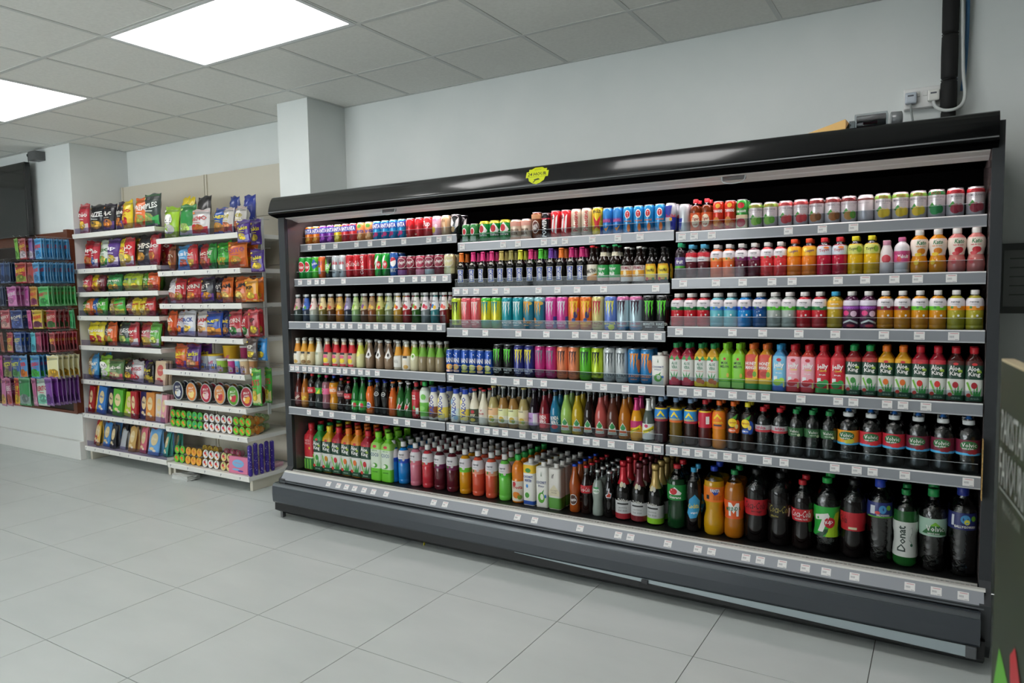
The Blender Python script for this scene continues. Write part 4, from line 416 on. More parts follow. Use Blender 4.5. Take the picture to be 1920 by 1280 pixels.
mon('n8', 'cream energy can with red claw marks', '#dccf86', '#b8303e', 'PUNCH', '#8a2030'); mon('n9', 'periwinkle blue energy can', '#6a86d2', '#e2e06a', extra=[E(.3, .1, .5, .08, '#c8d83a')])
mon('na', 'pale energy can with dark claw marks', '#a9c2cc', '#3a1a30', 'JUICED', '#b83a5a', bands=((.88, 1, '#d878a8'), (.02, .12, '#3f8ac0'))); mon('nb', 'black energy can with green claw marks', '#121413', '#5fd13a', ink='#e2e6e0')
mon('nc', 'navy energy can with yellow claw marks', '#2a2f7a', '#e8d83a', ink='#dfe2ee', lid='#b9bcd0', bands=((.02, .14, '#1c2050'),)); mon('nd', 'magenta energy can', '#c42f7c', '#7d7a86')
mon('ne', 'salmon orange energy can', '#ee8a5e', '#5c3a34'); mon('nf', 'bright green energy can', '#5fbf2e', '#2a4a30'); mon('ng', 'white energy can with grey claw marks', '#c9cfd0', '#5a6266', 'ULTRA')
mon('nh', 'blue energy can with orange lettering', '#2f86c2', '#f0963a', 'JUICED', '#f0963a', extra=[E(.8, .5, .3, .2, '#c86a3a')])
can('ra', 'small blue peach juice can', *S2, '#1f4fa8', [T('RANI', 0, .55, 1.7, .2, W_), E(0, .27, .8, .12, '#f0a83a'), E(.2, .26, .4, .08, '#f6d28a'), Rc(-.8, .06, .8, .14, '#e9c0b0'), E(-.4, .78, .12, .02, W_), E(.3, .82, .12, .02, W_), E(0, .74, .1, .02, W_)])
can('rf', 'small blue pineapple juice can', *S2, '#2453ac', [T('RANI', 0, .55, 1.7, .2, W_), E(0, .27, .8, .12, '#cfd46a'), E(.2, .26, .4, .08, '#efe9b0'), Rc(-.8, .06, .8, .14, '#d9d45a'), E(.4, .8, .12, .02, W_)])
def carton(key, desc, R, H, col, labels, dec, cap='#eceae4'): bot(key, desc, 'carton', R, H, col, labels, dec, cap=cap, fill=1, name='drink_carton', cat='carton', kind='label')
def coconut(key, desc, R=.034, H=.24): carton(key, desc, R, H, '#e6e4dc', [], [T('COCONUT', 0, .56, 1.7, .07, '#2a3a80'), T('Water', 0, .48, 1.1, .05, '#3a4a8a', bold=0, shear=.3), E(0, .22, .6, .12, '#5fae35'), E(.1, .24, .3, .07, '#e9ecd6'), P([(0, .33), (.5, .42), (.25, .3)], '#3f8f35'), E(.7, .26, .18, .04, '#2f6ac0'), P([(-.1, .7), (0, .82), (.1, .7)], '#8aa08a')])
coconut('cn', 'white coconut water carton on a can shelf', .034, .15); coconut('co', 'white coconut water carton with green coconut print')
carton('cv', 'white carton with a yellow top and blue foot', .034, .25, '#e9e7e0', [(.70, .88, '#f0c322'), (.02, .10, '#1f4fa8')], [T('COCONUT', 0, .62, 1.7, .06, '#1f3f9a'), T('WATER', 0, .54, 1.3, .06, '#1f3f9a'), E(0, .76, .5, .05, '#3a8f3a'), E(-.2, .42, .2, .04, '#3a86d0'), E(0, .24, .55, .09, '#e9eedd'), E(-.2, .22, .4, .06, '#4f9f3a')], cap='#dedbd4')
carton('ci', 'plain white carton with a green foot', .035, .24, '#ddd8d0', [(.02, .26, '#5a9a3e')], [T('if', -.2, .74, .4, .1, '#3a3a38', bold=0), P([(-.9, .4), (0, .55), (.9, .4), (.9, .3), (-.9, .3)], '#d8ceb0'), T('COCONUT', 0, .42, 1.2, .035, '#7a7466', bold=0), T('WATER', 0, .37, .9, .035, '#7a7466', bold=0)])
# glass seed-drink bottles
def seed(key, desc, liq, lab, f1, f2): bot(key, desc, 'cone', .0295, .172, liq, [(.52, .86, lab)], [P([(-1.2, .40), (1.2, .46), (1.2, .54), (-1.2, .54)], lab), T('Basil Seed', 0, .72, 1.1, .05, '#4a4048'), E(-.2, .56, .4, .07, f1), E(.35, .52, .35, .06, f2)], cap='#c3c4c2', fill=.9, name='glass_bottle')
for k, d, l, lb, a, b in (('s1', 'dark grey-green', '#3f4a44', '#c9a8a4', '#b8506a', '#8aa85a'), ('s2', 'blue-labelled', '#2f3a4c', '#3a62b8', '#e6e6ee', '#4f9a4a'), ('s3', 'pale clear', '#a2a698', '#e6cfc8', '#c83a44', '#e8e2da'), ('s4', 'olive', '#6b5f2c', '#e2cf9a', '#d8b83a', '#c9604a'), ('s5', 'brown', '#55351f', '#c4a06a', '#d9783a', '#b84a3a'), ('s6', 'orange-brown', '#a8651a', '#d0a860', '#e8c22a', '#f0d84a'), ('s7', 'dark navy', '#262b3a', '#8f88a8', '#7a5aa0', '#c8c0d8'), ('s8', 'pale green', '#7a9a62', '#b9d08a', '#8fb83a', '#dfe8b0'), ('s9', 'purple-brown', '#5f4230', '#b0a080', '#7a4a90', '#d8b03a'), ('sa', 'amber', '#7f4a26', '#a8845a', '#d89a3a', '#e0c05a'), ('sb', 'olive green', '#7c8034', '#cfc878', '#b8c83a', '#d84a3a'), ('sc', 'grey-green', '#767f5c', '#b9c2a0', '#8fb0a8', '#c8c87a'),
    ('sd', 'golden mango', '#a8812a', '#e9e2da', '#e8b02a', '#d8482a'), ('se', 'dark red', '#8a1f26', '#e9dede', '#cf2a3a', '#d8404a'), ('sf', 'deep green', '#2f5a24', '#e6e4da', '#6aa83a', '#d8502a'), ('sg', 'smoky grey', '#737a7c', '#e9dfe2', '#c02a44', '#e86a7a'), ('sh', 'teal', '#2f7478', '#e3e6ea', '#3a78b8', '#f0c02a'), ('si', 'wine red', '#6e1f24', '#ebe0de', '#d84a44', '#e87a6a')):
    seed(k, d+' seed drink bottle', l, lb, a, b)
def milk(key, desc, liq, top, dec=(), lab=None): bot(key, desc, 'cone', .0295, .168, liq, [(.50, .80, top)]+([(.05, .50, lab)] if lab else []), list(dec), cap='#c8c8c4', fill=.9, name='glass_bottle')
mk = lambda a, b: [Rc(-.5, .42, .5, .5, '#2a2c30'), E(-.1, .26, .6, .11, a), E(.2, .12, .5, .07, b)]
milk('k1', 'coconut milk bottle with orange shoulder and light label', '#e0d8c4', '#d88f2a', mk('#e8ddc8', '#c9a050'), '#e6e2d8'); milk('k2', 'cream bottle with orange shoulder', '#d6c49a', '#d89a2a', mk('#e4d6b0', '#8a6a3a'))
milk('k3', 'pale milky bottle with white shoulder', '#d0cfb4', '#dfe0d2', [T('milk', 0, .45, 1.0, .08, '#8a9a86', shear=.2)]); milk('k4', 'cream bottle with red shoulder', '#ddc9a8', '#cc2430', [Rc(-.6, .44, .6, .52, '#1e2226'), E(-.1, .36, .6, .07, '#d85a80'), E(0, .22, .6, .09, '#e8cf2a'), Rc(-.8, .03, .8, .1, '#c8303a')])
milk('k5', 'pale yellow bottle with lime shoulder', '#d6d39c', '#cdd04a', [E(0, .5, .5, .1, '#e6df7a')]); milk('k6', 'brown coffee milk bottle', '#8f7760', '#7a6450', [P([(-.8, .4), (.2, .75), (.8, .45), (.3, .36)], '#e6e2de'), E(.1, .5, .25, .06, '#3a3230')])
milk('k7', 'silver-white bottle with orange shoulder', '#b9b4a0', '#d99a2c', [P([(-1, .1), (1, .1), (1, .5), (-1, .45)], '#dedcd4'), T('Milk', 0, .3, 1.1, .12, '#b9b6ae')]); milk('k8', 'ivory bottle with lime green shoulder', '#d3cca8', '#8fc23a', [E(0, .48, .6, .12, '#e6ead0'), E(0, .5, .3, .05, '#6fa83a')])
milk('k9', 'brown bottle with green shoulder', '#8f8062', '#6fa834')
# lower shelves of the left and middle bays
bot('z1', 'tall red-brown glass mixer bottle', 'jar', .029, .226, '#4a1712', [(.08, .42, '#6a1a1c')], [T('tonic', 0, .28, 1.2, .1, '#e6d8cc', rot=.7)], cap='#b0262e', fill=.8, name='glass_bottle')
bot('z2', 'tall amber glass mixer bottle', 'jar', .029, .226, '#9a5a1c', [(.08, .42, '#c9822a')], [T('ale', 0, .28, 1.2, .14, '#f0d84a', rot=.7)], cap='#c88a2a', fill=.8, name='glass_bottle')
bot('z3', 'dark cola bottle with red label and red cap', 'soda', .031, .215, '#170a08', [(.44, .62, '#c8202c')], [T('Coca-Cola', 0, .53, 1.6, .1, W_, bold=0, shear=.35)], cap='#c8202c')
bot('z4', 'clear lemonade bottle with green label', 'soda', .031, .212, '#2c3431', [(.44, .62, '#3fae3c')], [E(-.4, .54, .35, .06, '#cc2430'), P([(0, .45), (.8, .45), (.8, .6)], '#d8dc3a')], cap='#21a04a', kind='liquid')
bot('z5', 'pink lemonade bottle with pink label', 'soda', .031, .212, '#8a5560', [(.44, .62, '#dc6a96')], [E(-.4, .54, .35, .06, '#b8203a'), T('up', -.4, .54, .4, .05, W_)], cap='#cc3a6a')
bot('z6', 'orange soda bottle with blue cap', 'fanta2', .032, .212, '#c9861a', [(.48, .68, '#ee8a2a')], [T('FANTA', 0, .58, 1.5, .1, W_)], cap='#2a4aa8')
bot('z7', 'cherry cola bottle with pink cap', 'soda', .03, .2, '#1c0d0b', [(.44, .62, '#7a4a4e')], [T('cherry', 0, .54, 1.3, .08, '#e2c8c0')], cap='#b82838')
bot('z8', 'small cola bottle with red label', 'soda', .029, .185, '#150a08', [(.42, .60, '#cf2430')], [T('Coca-Cola', 0, .51, 1.5, .1, W_, bold=0, shear=.35)], cap='#cf2430')
bot('z9', 'green glass lemonade bottle', 'jar', .029, .21, '#1f6a2c', [(.08, .34, '#3aa83a')], [P([(-.7, .2), (0, .32), (-.2, .1), (-.4, .1), (-.2, .22)], W_), E(.3, .22, .35, .07, '#cc2430')], cap='#2a8a4a', fill=.85, name='glass_bottle', clear='#5aa86a')
bot('y1', 'orange glass soda bottle with printed badge', 'glass', .029, .2, '#d8641c', [], [E(0, .26, .7, .1, W_), E(0, .26, .6, .085, '#2a4aa0'), T('Fanta', 0, .26, 1.0, .06, W_), Rc(-1, .06, 1, .12, '#e0702a')], cap='#2a49b0', fill=.82, name='glass_bottle')
bot('y2', 'black glass cola bottle with white ring', 'glass', .029, .2, '#0d0a0a', [], [E(0, .62, .55, .06, W_), E(0, .62, .48, .05, '#15171c'), T('pepsi', 0, .62, .7, .03, W_)], cap='#2a3aa0', fill=.82, name='glass_bottle')
bot('y3', 'plain orange glass soda bottle', 'jar', .029, .2, '#c85c1e', [], [T('mirinda', 0, .55, 1.1, .06, '#e9c9a0')], cap='#e07a2a', fill=.82, name='glass_bottle')
bot('y4', 'green glass citrus soda bottle', 'jar', .029, .2, '#25622a', [], [P([(-.8, .2), (-.1, .42), (0, .3), (.8, .46), (.1, .16), (0, .26)], '#d9dccc'), P([(-.5, .24), (0, .38), (.5, .3), (0, .24)], '#c8303a')], cap='#d9d9d6', fill=.85, name='glass_bottle', clear='#5a9a5e')
bot('y5', 'slim red sports drink bottle', 'pet', .027, .205, '#8f1c24', [(.08, .74, '#b8222e')], [T('22', -.2, .6, .8, .12, W_), Rc(.2, .12, .8, .3, W_), E(-.2, .3, .3, .06, '#5aa85a')], cap='#b8222e')
bot('y6', 'green and white juice bottle with green cap', 'pet', .031, .212, '#cfd8c8', [(.08, .45, '#6fbf4a'), (.45, .76, '#d9e4d6')], [E(.1, .6, .5, .08, '#7cc85a'), E(-.2, .3, .6, .06, '#8fd06a')], cap='#2aa84a', fill=.85)
def yaz(key, desc, a, b): bot(key, desc, 'yazoo', .031, .185, '#e9e6da', [(.1, .42, a)], [T('YAZOO', .05, .46, .9, .62, '#23389c', rot=PI/2, shear=0), E(-.6, .62, .4, .08, b), E(.5, .14, .4, .07, b)], cap='#2347b4', fill=1, kind='label')
yaz('q1', 'white milkshake bottle with chocolate swirl', '#8a5238', '#6a3a24'); yaz('q2', 'milkshake bottle with yellow swirl', '#efd65a', '#f0e08a'); yaz('q3', 'milkshake bottle with pale blue swirl', '#cfe0ea', '#9fc4e0')
bot('o1', 'milky soy bottle with dark label', 'jar', .03, .19, '#ddd6c0', [(.06, .44, '#3f4a34')], [E(0, .36, .35, .05, '#b82a30'), T('soy', 0, .26, 1.0, .07, '#e6dcb8'), E(0, .13, .5, .05, '#c8b03a')], cap='#c23a3a', fill=.9, name='glass_bottle')
bot('o2', 'milky soy bottle with white label', 'jar', .03, .19, '#ded6bf', [(.06, .46, '#d9d3c4')], [T('V', 0, .42, .5, .06, '#b02a3a'), T('vitamilk', 0, .33, 1.2, .05, '#b83a3a')], cap='#c8303a', fill=.9, name='glass_bottle')
def press(key, desc, liq, a, b, cap): bot(key, desc, 'jar', .031, .215, liq, [(.10, .28, b), (.28, .46, a)], [T('pressé', -.2, .42, 1.0, .05, '#4a4a3a'), E(0, .2, .5, .07, '#c8a83a'), E(.3, .17, .3, .05, '#8aa04a')], cap=cap, fill=.72, name='glass_bottle')
press('o3', 'pale cordial bottle with peach label', '#a89a62', '#e6b98a', '#e9dfc4', '#c9b25a'); press('o4', 'amber cordial bottle with cream label', '#96703a', '#dfe0a8', '#e9e7d4', '#d6d4cc'); press('o6', 'pale straw bottle with cream label', '#a3925c', '#dccfa8', '#d9c49a', '#bfae5a')
bot('o7', 'black grape juice bottle with lilac label', 'jar', .031, .215, '#170d16', [(.12, .42, '#b08ac0')], [Rc(.1, .14, .9, .4, '#d9d4dc'), T('grape', -.5, .28, .8, .06, '#4a2a5a')], cap='#3a2a4a', fill=.9, name='glass_bottle')
bot('o8', 'red glass soda bottle with red label', 'jar', .029, .215, '#6e1620', [(.08, .42, '#b82430')], [T('BUNDA', 0, .34, 1.4, .1, W_, rot=.12), T('BERG', 0, .24, 1.2, .09, W_, rot=.12), E(0, .14, .6, .05, '#e8505a')], cap='#6a2a30', fill=.85, name='glass_bottle')
bot('o9', 'blue glass soda bottle', 'jar', .029, .215, '#1c6f93', [], [T('BUNDA', 0, .34, 1.4, .1, W_, rot=.12), T('BERG', 0, .24, 1.2, .09, W_, rot=.12), E(0, .14, .6, .05, '#c8404a')], cap='#2a4a7a', fill=.85, name='glass_bottle')
def jarr(key, desc, liq): bot(key, desc, 'jar', .031, .224, liq, [], [P([(-.75, .08), (.75, .08), (.45, .26), (0, .36), (-.45, .26)], '#e9e3d6'), P([(-.45, .25), (0, .34), (.45, .25), (.2, .2), (-.2, .2)], '#2f8a4a'), P([(-.5, .19), (.5, .19), (.6, .14), (-.6, .14)], '#e2632a'), T('JARRITOS', 0, .105, 1.2, .04, '#2f7a4a')], cap='#4a4a48', fill=.86, name='glass_bottle')
for k, d, c in (('r1', 'light green', '#93b85a'), ('r2', 'yellow', '#b59a1c'), ('r3', 'dark brown', '#1c0f0c'), ('r4', 'pink', '#b0504a'), ('r5', 'reddish brown', '#5c3024'), ('r6', 'amber orange', '#a8651a')): jarr(k, d+' glass soda bottle with leaf badge', c)
bot('sw', 'orange mixer bottle with pink neck and label', 'jar', .0295, .205, '#d8951c', [(.06, .40, '#e0a020')], [P([(-1.5, .28), (1.5, .34), (1.5, .46), (-1.5, .46)], '#c02a6a'), P([(-1, .12), (1, .3), (1, .38), (-1, .2)], '#f0d61a'), T('Schweppes', 0, .25, 1.7, .08, '#3a5a2a', rot=.35)], foil=(.70, '#c22a6e'), fill=1, name='glass_bottle')
bot('sv', 'clear mixer bottle with white neck and label', 'jar', .0295, .205, '#4f5a54', [(.06, .42, '#e6e6e0')], [P([(-1, .16), (1, .3), (1, .38), (-1, .24)], '#f0dc1a'), T('Schweppes', 0, .27, 1.7, .08, '#3a5a2a', rot=.3), E(-.3, .37, .3, .04, '#c83a6a')], foil=(.72, '#dcdcd6'), fill=1, name='glass_bottle')
def luco(key, desc, liq, lab, low): bot(key, desc, 'water', .031, .215, liq, [(.48, .53, low), (.53, .74, lab), (.74, .77, '#e8c82a')], [P([(-.6, .6), (0, .72), (.6, .6), (.4, .59), (0, .66), (-.4, .59)], '#f0d82a'), T('Lucozade', 0, .56, 1.6, .05, '#f0d82a')], cap='#6f8cae', fill=.8)
luco('l1', 'dark plum energy bottle with blue label', '#33151e', '#2a7fc8', '#a02a3a'); luco('l2', 'olive energy bottle with blue label', '#6b541a', '#2a84cc', '#e2702a'); luco('l3', 'brown energy bottle with blue label', '#2a1410', '#2f8fd0', '#c0303a')
bot('l4', 'red energy bottle turned to its barcode', 'water', .031, .215, '#4e1614', [(.42, .74, '#c8203c'), (.74, .77, '#e8c82a')], [Rc(.35, .5, .85, .66, W_), P([(-1, .5), (-.7, .56), (-.8, .46)], '#f0c82a')], cap='#b8202c', fill=.8)
bot('l5', 'orange energy bottle with orange label', 'water', .031, .215, '#cf7d18', [(.42, .77, '#ec7a1e')], [P([(-.6, .64), (0, .74), (.6, .64), (.4, .62), (0, .69), (-.4, .62)], '#f4d62a'), T('Lucozade', 0, .56, 1.6, .05, '#f4d62a'), Rc(-.6, .48, .6, .51, '#2a3a5a')], cap='#e0641e', fill=.8)
def lip(key, desc, cap, c2, txt): bot(key, desc, 'water', .0305, .215, '#20120c', [(.36, .76, '#1d1612')], [E(.5, .5, .5, .14, c2), P([(-.3, .68), (.6, .76), (.3, .66)], '#4a9a3a'), E(-.2, .58, .62, .09, '#f0cf2a'), T('Lipton', -.2, .58, 1.0, .05, '#b8202c'), E(-.2, .42, .6, .05, c2), T(txt, -.2, .42, .8, .035, W_), E(.4, .5, .25, .05, '#f3d98a')], cap=cap, fill=.8)
lip('lp', 'iced tea bottle with orange cap', '#e86a1e', '#e2621e', 'PEACH'); lip('ll', 'iced tea bottle with yellow cap', '#e2d42a', '#2450a8', 'LEMON')
bot('wa', 'ribbed clear water bottle with red cap', 'water', .0335, .2, '#98a0a2', [(.47, .62, '#b9b6b8')], [Rc(-1.5, .47, 1.5, .52, '#c8404a'), T('Ishka', 0, .57, 1.2, .06, '#b83a5a')], cap='#c8232f', kind='clear', fill=.95, clear='#98a0a2')
bot('wv', 'clear water bottle with green cap and dark label', 'water', .0315, .2, '#8fa09c', [(.44, .62, '#2f5f36')], [T('Volvic', 0, .55, 1.2, .06, W_, bold=0), T('naturelle', 0, .49, .8, .03, '#cfe0c8'), E(.6, .47, .2, .03, '#c8d8b0')], cap='#238a4a', kind='clear', fill=.95, clear='#8fa09c')
def vol(key, desc, c, f): bot(key, desc, 'volvic', .041, .218, '#8a9696', [(.33, .37, '#4fb0e0'), (.37, .60, c)], [E(0, .5, .75, .08, '#2f6a3a'), T('Volvic', 0, .51, 1.2, .07, W_, bold=0), T('touch of fruit', -.1, .45, .9, .03, W_), E(.4, .4, .35, .045, f), E(.1, .39, .25, .035, f)], cap='#e4e6e6', sport='#2a6ab8', kind='clear', fill=.95, clear='#8a9696')
vol('v1', 'flavoured water bottle with orange label', '#e69a24', '#c8c03a'); vol('v2', 'flavoured water bottle with red label', '#c42a3a', '#d8323a'); vol('v3', 'flavoured water bottle with maroon label', '#6e1c34', '#8a1f2a')
# square aloe and jelly bottles
def aloe(key, desc, liq, a, b, cap): bot(key, desc, 'square', .0305, .196, liq, [(.02, .13, a), (.13, .62, '#dcdcd6'), (.62, .70, a)], [P([(-.9, .62), (-.5, .72), (0, .63), (.5, .72), (.9, .62)], '#3f9a4a'), E(0, .62, .2, .025, '#c8303a'), T('ALOE', 0, .53, 1.0, .07, '#2f7a55'), T('VERA', 0, .44, 1.0, .07, '#2f7a55'), T('strawberry', 0, .36, 1.2, .03, b), P([(-.5, .18), (-.7, .34), (-.2, .22), (0, .36), (.1, .22), (.6, .34), (.4, .18)], '#4a9a5a'), E(-.1, .15, .5, .06, b), E(.5, .12, .3, .05, b)], cap=cap, fill=.9)
aloe('a1', 'aloe bottle with red base and strawberry print', '#8f1c30', '#c02a4c', '#d2384a', '#1f8a4a'); aloe('a2', 'aloe bottle with yellow base and mango print', '#c9982a', '#e9c92a', '#c86a3a', '#238a4a')
def sq(key, desc, liq, labels, dec, cap, R=.0315, H=.2): bot(key, desc, 'square', R, H, liq, labels, dec, cap=cap, fill=.9)
sq('mm', 'lime green melon drink bottle', '#8fc32a', [(.02, .17, '#4fa63a'), (.17, .78, '#7ec62e')], [E(0, .66, .2, .03, '#c8303a'), T('MUSK', 0, .57, 1.1, .06, '#2a3a1c'), T('MELON', 0, .49, 1.3, .06, '#2a3a1c'), Rc(-.9, .03, .9, .15, '#8fce5a'), E(.5, .3, .2, .05, '#c9a83a')], '#86d02e')
sq('hy', 'red and yellow mango drink bottle', '#d8902a', [(.02, .14, '#2f8f3c'), (.14, .26, '#e8c02c'), (.26, .78, '#d24a3a')], [P([(.2, .26), (.95, .26), (.95, .78), (.6, .7)], '#e9b42c'), T('HONEY', -.05, .58, 1.6, .08, W_), T('MANGO', -.05, .49, 1.6, .08, W_), E(-.1, .36, .6, .06, '#b83a30'), E(.5, .35, .3, .06, '#6fa83a')], '#e2702a')
def jel(key, desc, liq, a, low, b, cap): sq(key, desc, liq, [(.02, .12, low), (.12, .76, a)], [E(0, .68, .35, .035, '#c8303a'), T('jelly', .02, .56, 1.5, .13, W_, rot=.06), T('Chewy', .1, .48, 1.0, .05, '#e8d23a', rot=.08), T('fruit', 0, .4, .9, .03, W_), Rc(-.7, .25, -.2, .33, '#eef2f2'), E(-.2, .2, .6, .07, b), E(.45, .24, .4, .06, b), Rc(.65, .1, .85, .22, '#d8c86a')], cap)
jel('j1', 'blue jelly drink bottle', '#4f9cd0', '#7cc0e2', '#3a62b8', '#a8d84a', '#2f9ad0'); jel('j2', 'pink jelly drink bottle', '#c8463c', '#eaa8b4', '#c82a38', '#cf2a34', '#c8202c'); jel('j3', 'red jelly drink bottle', '#c2303a', '#cc2434', '#2f9a48', '#2f9a4a', '#c8202c')
def king(key, desc, liq, a, cap, fruit, R=.0325, H=.205): sq(key, desc, liq, [(.02, .12, '#1f4a32'), (.12, .42, '#d9dad2'), (.42, .68, '#1d4030'), (.68, .76, a)], [E(0, .70, .3, .025, '#d23a3a'), T('Aloe', -.1, .62, 1.3, .1, W_), T('King', 0, .51, 1.3, .1, W_), T('vera', .5, .57, .5, .05, '#b8d83a'), P([(-.9, .36), (-.3, .14), (-.1, .14), (-.7, .38)], '#7fc04a'), P([(-.1, .12), (0, .3), (.15, .16), (.35, .34), (.45, .16), (.8, .28), (.7, .12)], '#2f8f3c'), E(.0, .31, .34, .06, fruit), E(-.6, .13, .26, .035, '#c8382a'), T('drink', .1, .07, 1.1, .03, '#9fb8a4')], cap, R, H)
king('g1', 'aloe king bottle with green cap', '#8a1f26', '#a8322c', '#1f9a50', '#3a8a3a'); king('g2', 'aloe king bottle with orange cap', '#d0921c', '#e2a828', '#ee7a22', '#e0702a'); king('g3', 'aloe king bottle with red cap', '#a01c2c', '#b82a38', '#cc2030', '#d8322e'); king('g4', 'dark aloe king bottle with red cap', '#4a1a18', '#4e2420', '#c8202c', '#a8202c')
for k in ('g1', 'g2', 'g3', 'g4'): SKU[k]['desc'] = SKU[k]['desc'].replace('aloe king', 'square aloe')
for k, c, s, l, f in (('h1', 'green', '#1f9a52', '#2a8a3a', '#3f9a3a'), ('h2', 'yellow', '#e8c81e', '#d0a018', '#c88a2a'), ('h3', 'red', '#cc2030', '#a81c34', '#c8303a'), ('h4', 'orange', '#ee7a26', '#d88a1c', '#e0722a')):
    king(k, 'tall square aloe bottle with %s cap' % c, l, l, s, f, .041, .30)
sq('wm', 'tall red watermelon drink bottle', '#c22a34', [(.02, .26, '#2f7a34'), (.26, .29, '#d8e0c0'), (.29, .78, '#cc2c36')], [Rc(-.8, .03, -.5, .24, '#7cc04a'), Rc(-.2, .03, .1, .24, '#7cc04a'), Rc(.4, .03, .7, .24, '#7cc04a'), T('WATER', 0, .64, 1.1, .05, '#f0b0b0'), T('MELON', 0, .58, 1.1, .05, '#f0b0b0'), E(.4, .48, .15, .03, '#e8c83a')], '#cc2430', .041, .305)
sq('cg', 'tall green and white coconut drink bottle', '#6fc32a', [(.02, .27, '#6cc62c'), (.27, .66, '#d9e4d0'), (.66, .80, '#9ad25a')], [E(0, .72, .35, .03, '#c8303a'), T('COCO', 0, .55, 1.5, .08, '#2f5a86'), T('aloe', 0, .64, 1.0, .03, '#5a9a3a'), E(0, .33, .5, .05, '#4f9f2e'), E(-.2, .33, .28, .035, '#e9eedd'), T('coconut', 0, .2, 1.0, .03, '#3a7a20')], '#86d42c', .042, .30)
# tall bottles on the deck
def tall(k, d, l, b): mogu(k, 'tall '+d+' juice bottle', l, b, R=.0345, H=.255, cap='#dcdad8', big=True)
for k, d, l, b in (('t1', 'bright blue', '#1f80cc', '#1f52c0'), ('t2', 'pale pink', '#d0798c', '#e07a8c'), ('t3', 'coral red', '#cc3a44', '#d83844'), ('t4', 'maroon', '#5e1f2a', '#7a2458'), ('t5', 'golden', '#d8941a', '#6fc42e'), ('t6', 'salmon', '#d8583e', '#ee9a7e'), ('t7', 'neon green', '#6fc84e', '#54cc3c')): tall(k, d, l, b)
bot('fe', 'orange nectar bottle with green cap', 'pet', .036, .262, '#e07e1a', [(.04, .46, '#e6dccb')], [E(-.5, .4, .3, .05, '#c8303a'), T('Freeta', 0, .34, 1.6, .08, '#c8342a'), E(-.2, .17, .6, .07, '#e8872a'), E(.4, .13, .4, .05, '#7aa03a')], cap='#2aa84a', fill=.9)
bot('fn', 'amber glass soda bottle with round white badge', 'glass', .0315, .25, '#a8501c', [], [E(0, .27, .82, .115, '#e6e2dc'), E(0, .27, .74, .1, '#4a2a1c'), T('Fanta', 0, .27, 1.2, .07, W_, rot=.15)], cap='#2a50b8', fill=.95, name='glass_bottle')
bot('gc', 'dark glass cola bottle with red label', 'glass', .032, .25, '#1c0d0a', [(.44, .60, '#c8202c')], [T('Coca-Cola', 0, .52, 1.7, .09, W_, bold=0, shear=.35)], cap='#c8303a', fill=.8, name='glass_bottle')
bot('lm', 'cloudy clear glass lemonade bottle', 'glass', .031, .235, '#98a39a', [], [E(.1, .56, .6, .07, '#d9e0d8'), T('Limca', .1, .56, 1.0, .05, '#3a8a4a'), E(.1, .62, .5, .02, '#3aa05a')], cap='#d8d8d4', fill=.78, name='glass_bottle')
bot('tu', 'black glass cola bottle with red thumb badge', 'glass', .031, .235, '#0e0b0b', [], [P([(-.5, .5), (-.1, .54), (0, .64), (.15, .66), (.2, .56), (.5, .54), (.4, .44), (-.4, .44)], '#d9dce4'), P([(-.35, .49), (0, .53), (.08, .61), (.14, .54), (.38, .52), (.3, .46), (-.3, .46)], '#c8442a')], cap='#cfcfcc', fill=.8, name='glass_bottle')
def wine(key, desc, foil, f1): bot(key, desc, 'wine', .041, .30, '#0f0d0b', [(.03, .12, f1), (.12, .33, '#cfcfcf')], [E(-.2, .60, .3, .045, '#d8cfae'), E(.25, .59, .22, .04, '#c9c4b8'), T('DeVine', 0, .345, 1.2, .05, '#e9e6e0'), Rc(-.7, .27, .7, .295, '#2a2a2a'), T('sparkling', 0, .22, 1.0, .03, '#6a6a6a', bold=0), T('fruit drink', 0, .17, 1.1, .03, '#6a6a6a', bold=0), E(-.5, .08, .3, .035, f1), E(.3, .07, .35, .035, f1)], foil=(.60, foil), fill=1, name='sparkling_bottle')
wine('w1', 'sparkling juice bottle with bright red foil', '#cc2030', '#a82430'); wine('w2', 'sparkling juice bottle with maroon foil', '#6a2430', '#7a2028'); wine('w3', 'sparkling juice bottle with gold foil', '#c9a862', '#8fce2a')
bot('d1', 'large dark green guarana bottle', 'soda', .047, .31, '#123a1c', [(.46, .70, '#1f8a3c')], [P([(-.7, .58), (0, .67), (.7, .58), (.6, .55), (-.6, .55)], W_), E(-.15, .6, .4, .05, '#c8202c'), T('Guarana', 0, .51, 1.3, .04, W_, shear=.2)], cap='#c8202c', fill=.78, clear='#2f7a3e')
bot('d2', 'slim black cola bottle with blue badge', 'soda', .037, .305, '#100c0d', [], [P([(-.9, .3), (-.5, .52), (.2, .6), (.9, .5), (.95, .36), (.4, .24), (-.4, .22)], '#3a9fd0'), T('Cockta', 0, .42, 1.5, .08, '#f0d83a', rot=.1), T('original', .1, .31, .9, .04, W_, rot=.1)], cap='#3aa3cf', fill=.8)
bot('d3', 'large orange soda bottle with blue cap', 'fanta2', .048, .32, '#cf9a16', [(.50, .72, '#ee7c1e')], [P([(-.3, .68), (.6, .69), (.4, .62), (.1, .6)], '#2347a8'), T('FANTA', .15, .67, .9, .05, W_), Rc(.0, .53, .9, .6, '#d86a18'), Rc(-.7, .54, -.4, .6, K_)], cap='#2440b0', fill=.8)
bot('d4', 'large amber orangeade bottle with green cap', 'soda', .045, .315, '#b56a14', [(.30, .57, '#ee6022')], [P([(-.5, .34), (-.5, .54), (-.2, .54), (.05, .48), (.3, .54), (.6, .54), (.6, .34), (.35, .34), (.3, .44), (.05, .38), (-.25, .44), (-.25, .34)], W_), T('MIRINDA', 0, .45, 1.6, .06, '#1f6a3a', rot=.1)], cap='#1f8a4a', fill=.82)
